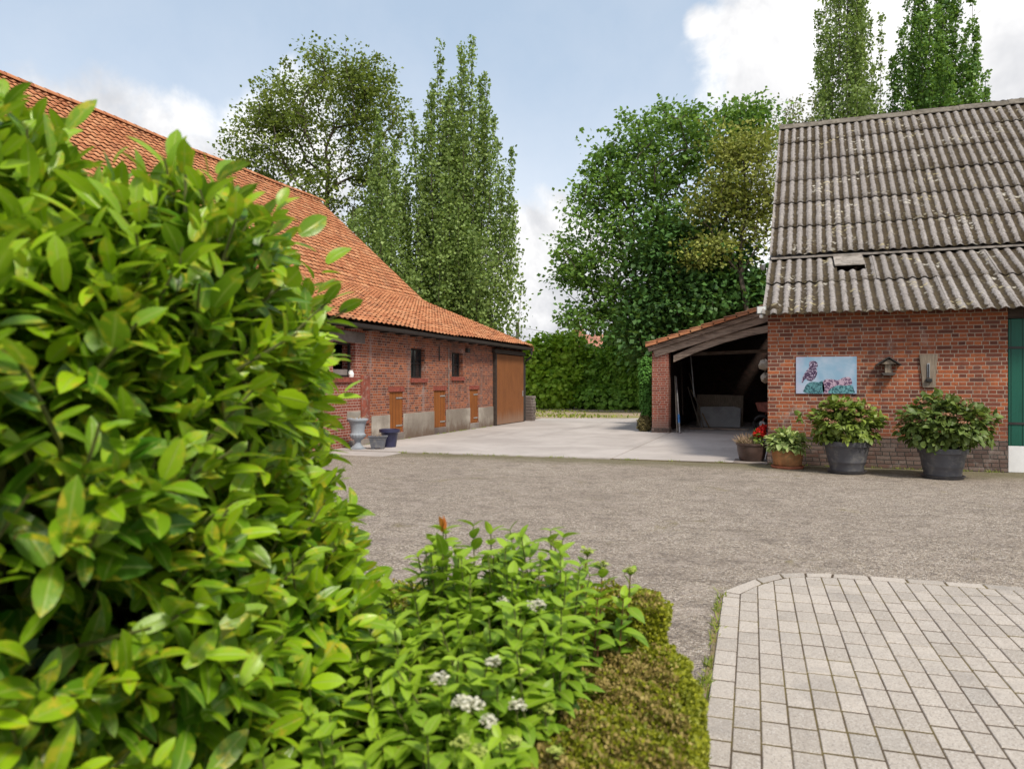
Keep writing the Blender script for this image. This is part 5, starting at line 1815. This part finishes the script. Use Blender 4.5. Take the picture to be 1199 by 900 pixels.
for i in range(len(W3)):
    ax = norm(NW[i] * .85 + np.array([0, 0, .62]) + rg.normal(0, .30, 3))
    L = rg.uniform(.16, .30)
    tip = W3[i] + ax * L * .35
    bs = tip - ax * L
    nl = rg.integers(6, 10)
    a0 = rg.random() * 6.28
    u = norm(np.cross(ax, rg.normal(size=3))); w = np.cross(ax, u)
    vig = rg.random()
    for k in range(nl):
        t = (k + .5) / nl
        a = a0 + k * 2.4
        out = u * math.cos(a) + w * math.sin(a)
        spread = 1.15 - .75 * t
        dd = norm(out * spread + ax * (.35 + .9 * t) + np.array([0, 0, -.16]) + rg.normal(0, .22, 3))
        pos.append(bs + ax * L * t + out * .006); od.append(dd)
        un.append(norm(ax + np.array([0, 0, .55]) - out * .25 * t + rg.normal(0, .34, 3)))
        sz.append(rg.uniform(.062, .130) * (1.0 - .25 * t * t))
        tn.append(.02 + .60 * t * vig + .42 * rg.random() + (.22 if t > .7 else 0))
    if i % 4 == 0:
        stems.tube([bs - ax * .12 - NW[i] * .12, bs, tip], [.006, .005, .003], 5, False)
pos, od, un = np.array(pos), np.array(od), np.array(un)
sz = np.array(sz)
S3 = np.stack([sz * rg.uniform(.85, 1.35, len(sz)), sz, sz * rg.uniform(.4, 1.6, len(sz))], 1)
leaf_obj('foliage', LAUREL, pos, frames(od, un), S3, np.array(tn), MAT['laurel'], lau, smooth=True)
for k in range(26):
    a = rg.random() * 6.28
    e = LC + np.array([math.cos(a) * LR[0] * .75, math.sin(a) * LR[1] * .75, rg.uniform(-.1, .95) * LR[2]])
    b0 = camp(LC[0] + .15 * math.cos(a), LC[1] + .15 * math.sin(a), 0)
    e_ = camp(*e)
    stems.tube([b0, b0 * .5 + e_ * .5 + np.array([0, 0, .1]), e_], [.022, .016, .008], 6, False)
stems.build('stems', MAT['twig'], lau)

# inner leaves so that the bush is not hollow
n_ = 4200
dd = norm(rg.normal(size=(n_, 3)))
li = LC + dd * LR * (.50 + .38 * rg.random(n_))[:, None]
li = li[li[:, 2] > .04]
Wi = li[:, :1] * RT + li[:, 1:2] * FW + li[:, 2:] * UP
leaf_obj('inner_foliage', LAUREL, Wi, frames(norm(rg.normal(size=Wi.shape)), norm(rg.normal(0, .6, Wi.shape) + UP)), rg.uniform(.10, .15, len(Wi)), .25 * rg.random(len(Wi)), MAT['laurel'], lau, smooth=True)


# leafy shrubs with opposite leaves and flat white flower heads
def leafy_shrub(name, label, shoots, leafmat, stemmat, seed, flowers=0, buds=0, lsize=.082, group=None, upright=.9, base=None):
    """shoots: list of (foot, tip) world points"""
    rg = np.random.default_rng(seed)
    th = thing(name, label, 'shrub', base, group)
    st = MB()
    pos, od, un, sz, tn = [], [], [], [], []
    tips = []
    for f_, t_ in shoots:
        f_, t_ = np.array(f_), np.array(t_)
        L = np.linalg.norm(t_ - f_)
        mid = (f_ + t_) / 2 + rg.normal(0, .05 * L, 3)
        cur = [f_ * (1 - s) ** 2 + mid * 2 * s * (1 - s) + t_ * s * s for s in np.linspace(0, 1, 7)]
        st.tube(cur, [.0055, .005, .0048, .0042, .0038, .003, .002], 5, False)
        nn = max(4, int(L / .048))
        a0 = rg.random() * 3.14
        for k in range(nn):
            s = .22 + .78 * (k + 1) / nn
            p = f_ * (1 - s) ** 2 + mid * 2 * s * (1 - s) + t_ * s * s
            ax = norm(2 * (1 - s) * (mid - f_) + 2 * s * (t_ - mid))
            u = norm(np.cross(ax, (math.cos(a0), math.sin(a0), .1))); w = np.cross(ax, u)
            a = k * math.pi / 2 + rg.normal(0, .2)
            for sg in (1, -1):
                out = (u * math.cos(a) + w * math.sin(a)) * sg
                dd = norm(out + ax * (.42 + 1.3 * max(0, s - .65)) + np.array([0, 0, -.14]) + rg.normal(0, .28, 3))
                pos.append(p); od.append(dd); un.append(norm(ax * .8 + UP * .6 + rg.normal(0, .2, 3)))
                young = max(0, (s - .8) / .2)
                sz.append(lsize * rg.uniform(.75, 1.3) * (1 - .40 * young))
                tn.append(.02 + .45 * rg.random() + .53 * max(0, (s - .45) / .55))
        tips.append((cur[-1], ax))
    pos, od, un, sz = map(np.array, (pos, od, un, sz))
    leaf_obj('foliage', OVATE, pos, frames(od, un), sz, np.array(tn), MAT[leafmat], th, smooth=True)
    st.build('stems', MAT[stemmat], th)
    return th, tips


def corymb(th, c, r, seed, mat='whitebloom', n=70, sz=.0095):
    rg = np.random.default_rng(seed)
    a = rg.uniform(0, 6.28, n); q = np.sqrt(rg.random(n)) * r
    cl = .35 * r
    P = np.array(c) + np.stack([q * np.cos(a), q * np.sin(a), .35 * (r * r - q * q) / r + rg.normal(0, .004, n)], 1)
    R = frames(norm(rg.normal(size=(n, 3)) * np.array([1, 1, .2])), norm(np.array([0, 0, 1.0]) + rg.normal(0, .3, (n, 3))))
    leaf_obj('flower_head' if mat == 'whitebloom' else 'bud_cluster', DISC, P, R, np.full(n, sz) * rg.uniform(.7, 1.3, n), rg.random(n), MAT[mat], th)
    m = MB()
    for k in range(10):
        e = P[rg.integers(n)]
        m.tube([np.array(c) - np.array([0, 0, r * .8]), e - np.array([0, 0, .004])], .0012, 4, False)
    m.build('flower_stalks', MAT['twig'], th)


def shoots_in(rg, n, a, d, ztop, zfoot=.02, lean=.25, foot=None):
    out = []
    for _ in range(n):
        ta, td = rg.uniform(*a), rg.uniform(*d)
        am, dm = (a[0] + a[1]) / 2, (d[0] + d[1]) / 2
        fa, fd = (ta + am * .7) / 1.7, (td + dm * .7) / 1.7
        z = ztop(ta, td) * rg.uniform(.72, 1.03)
        out.append((camp(fa, fd, zfoot), camp(ta, td, z)))
    return out


rg2 = np.random.default_rng(5)
# main flowering bush
zt = lambda a, d: .88 - .45 * max(0, (a - .22)) - .34 * max(0, (2.3 - d))
sh1 = [s_ for s_ in shoots_in(rg2, 290, (-.32, .40), (1.72, 2.66), zt) if s_[1] @ RT < .06 + .36 * (s_[1] @ FW - 1.83)][:175]
v1, tips1 = leafy_shrub('flowering_shrub', 'fresh green shrub with flat white flower heads inside the box hedge', sh1, 'hydr', 'twig', 101, base=tuple(camp(.05, 2.15, 0)))
for i, (u, v, d) in enumerate(((577, 775, 1.95), (514, 795, 1.85), (553, 825, 1.80), (572, 845, 1.76), (606, 826, 1.95), (628, 708, 2.25), (589, 705, 2.3), (541, 822, 1.83))):
    corymb(v1, w3(u, v, d * .93), .018 + .004 * (i % 3), 300 + i, sz=.0085)
for i, (u, v, d) in enumerate(((600, 868, 1.80), (560, 880, 1.74), (540, 868, 1.75), (640, 830, 2.0), (615, 790, 2.02), (650, 880, 1.9))):
    corymb(v1, w3(u, v, d * .95), .020, 400 + i, 'budyellow', 30, .011)
# taller shoots standing at the back against the yard
def sp(u0, v0, u1, v1_, d):
    return (w3(u0, v0, d), w3(u1, v1_, d))


sh2 = [sp(625, 760, 650, 640, 2.55), sp(660, 760, 688, 650, 2.6), sp(672, 770, 705, 665, 2.55), sp(640, 770, 620, 690, 2.5), sp(700, 770, 738, 672, 2.6), sp(590, 760, 575, 668, 2.5), sp(600, 760, 600, 690, 2.5), sp(650, 770, 668, 690, 2.5), sp(710, 780, 730, 700, 2.55), sp(560, 770, 550, 690, 2.5), sp(690, 790, 700, 700, 2.45)]
sh2 = [(np.array([f_[0], f_[1], .03]) * .6 + np.array([*t_[:2], .03]) * .4, t_) for f_, t_ in sh2]
v2, tips2 = leafy_shrub('reddish_stemmed_shrub', 'shrub with reddish stems and yellow green buds at the back of the bed', sh2, 'hydr', 'redtwig', 102, base=tuple(camp(.2, 2.55, 0)))
for i, (p_, ax) in enumerate(tips2[:3] + tips2[4:5]):
    corymb(v2, p_ + np.array([0, 0, .012]), .022, 500 + i, 'budyellow', 40, .012)
# tall shoot with the orange tip
t3 = w3(519, 622, 2.30)
f3 = np.array([*w3(500, 800, 2.3)[:2], .03])
extra = [(f3, w3(482, 680, 2.3)), (f3, w3(540, 690, 2.35)), (f3, w3(455, 690, 2.35)), (f3, w3(500, 715, 2.25))]
v3, tips3 = leafy_shrub('tall_leafy_shoot', 'tall light green shoot with an orange young leaf at its tip', [(f3, t3)] + extra, 'hydr', 'twig', 103, lsize=.10, base=tuple(f3))
tp = tips3[0][0]
leaf_obj('young_leaf', OVATE, np.array([tp, tp + [0, 0, .006], tp]), frames(np.array([[.2, .1, 1.0], [-.3, .2, 1.0], [.1, -.4, .9]]), np.array([[1.0, 0, .2], [0, 1.0, .2], [-1, 0, .1]])), np.array([.048, .042, .04]), np.array([.4, .9, .1]), MAT['orangeleaf'], v3, smooth=True)
# low leafy plants at the foot of the laurel
sh4 = shoots_in(rg2, 60, (-.55, -.02), (1.45, 2.05), lambda a, d: .62 + .1 * (d - 1.5))
leafy_shrub('low_leafy_shrub', 'low dark green leafy shrub below the laurel at the bottom of the bed', sh4, 'hydr', 'twig', 104, lsize=.088, base=tuple(camp(-.25, 1.75, 0)))
sh5 = shoots_in(rg2, 46, (-.75, -.10), (2.25, 2.75), lambda a, d: .72)
leafy_shrub('mid_leafy_shrub', 'light green leafy shrub between the laurel and the tall orange tipped shoot', sh5, 'hydr', 'twig', 105, lsize=.08, base=tuple(camp(-.45, 2.5, 0)))


# box hedge: two clipped blocks
def box_block(name, label, poly, z, n, seed, brown=0.0):
    """poly in (right, ahead); leaves on the top and sides of a clipped block"""
    rg = np.random.default_rng(seed)
    P = np.array(poly, float)
    c2 = P.mean(0)
    th = thing(name, label, 'hedge', tuple(camp(c2[0], c2[1], 0)), 'clipped box hedge round the flower bed')
    # woody inside
    ins = c2 + (P - c2) * .90
    m = MB()
    w2 = [camp(a, d_, 0)[:2] for a, d_ in ins]
    m.prism([tuple(x) for x in w2], 2, .02, z - .045)
    m.build('twigs', plain('box twigs', (.07, .055, .03), .9, .4, 30, bstr=.7), th)
    mn, mx = P.min(0), P.max(0)

    def inside(q):
        r = np.ones(len(q), bool)
        for i in range(len(P)):
            a, b_ = P[i], P[(i + 1) % len(P)]
            r &= ((b_[0] - a[0]) * (q[:, 1] - a[1]) - (b_[1] - a[1]) * (q[:, 0] - a[0])) > 0
        return r
    q = rg.uniform(mn, mx, (int(n * 2.2), 2))
    q = q[inside(q)][:n]
    hz = z + .018 * np.sin(q[:, 0] * 21) * np.cos(q[:, 1] * 17) + .014 * np.sin(q[:, 0] * 47 + q[:, 1] * 39) - .055 * rg.random(len(q)) ** 1.4
    top = np.stack([q[:, 0], q[:, 1], hz], 1)
    nt_ = np.tile([0, 0, 1.0], (len(top), 1))
    sides, ns = [], []
    for i in range(len(P)):
        a, b_ = P[i], P[(i + 1) % len(P)]
        L = np.linalg.norm(b_ - a)
        k = int(n * L * z * 2.6)
        t = rg.random(k); zz = rg.random(k) * z
        nn = np.array([(b_ - a)[1], -(b_ - a)[0]]) / L
        bul = .018 * np.sin(t * L * 30 + zz * 20) - .05 * rg.random(k) ** 1.4 + .01
        pp2 = a + (b_ - a) * t[:, None] + nn * bul[:, None]
        sides.append(np.stack([pp2[:, 0], pp2[:, 1], zz], 1)); ns.append(np.tile([nn[0], nn[1], .35], (k, 1)))
    def emit(nm, A, Nn, mat, tint, sz):
        Wp = A[:, :1] * RT + A[:, 1:2] * FW + A[:, 2:] * UP
        Wn = Nn[:, :1] * RT + Nn[:, 1:2] * FW + Nn[:, 2:] * UP
        od_ = norm(Wn * .9 + rg.normal(0, .55, Wn.shape))
        leaf_obj(nm, RHOMB, Wp, frames(od_, norm(Wn + rg.normal(0, .7, Wn.shape))), sz * rg.uniform(.6, 1.25, len(Wp)), tint, mat, th)
    A = np.vstack(sides); Nn = np.vstack(ns)
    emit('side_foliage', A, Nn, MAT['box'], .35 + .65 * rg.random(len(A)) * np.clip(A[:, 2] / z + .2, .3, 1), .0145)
    # scorched patches on the top
    f_ = np.sin(top[:, 0] * 9 + 2) * np.cos(top[:, 1] * 6 + 1) + .8 * np.sin(top[:, 0] * 23 + top[:, 1] * 17) + rg.normal(0, 1.1, len(top))
    ib = f_ > (1.2 - brown * 2.4)
    emit('top_foliage', top[~ib], nt_[~ib], MAT['box'], .25 + .75 * rg.random((~ib).sum()), .0135)
    if ib.any():
        emit('brown_foliage', top[ib], nt_[ib], MAT['boxbrown'], rg.random(ib.sum()), .0135)


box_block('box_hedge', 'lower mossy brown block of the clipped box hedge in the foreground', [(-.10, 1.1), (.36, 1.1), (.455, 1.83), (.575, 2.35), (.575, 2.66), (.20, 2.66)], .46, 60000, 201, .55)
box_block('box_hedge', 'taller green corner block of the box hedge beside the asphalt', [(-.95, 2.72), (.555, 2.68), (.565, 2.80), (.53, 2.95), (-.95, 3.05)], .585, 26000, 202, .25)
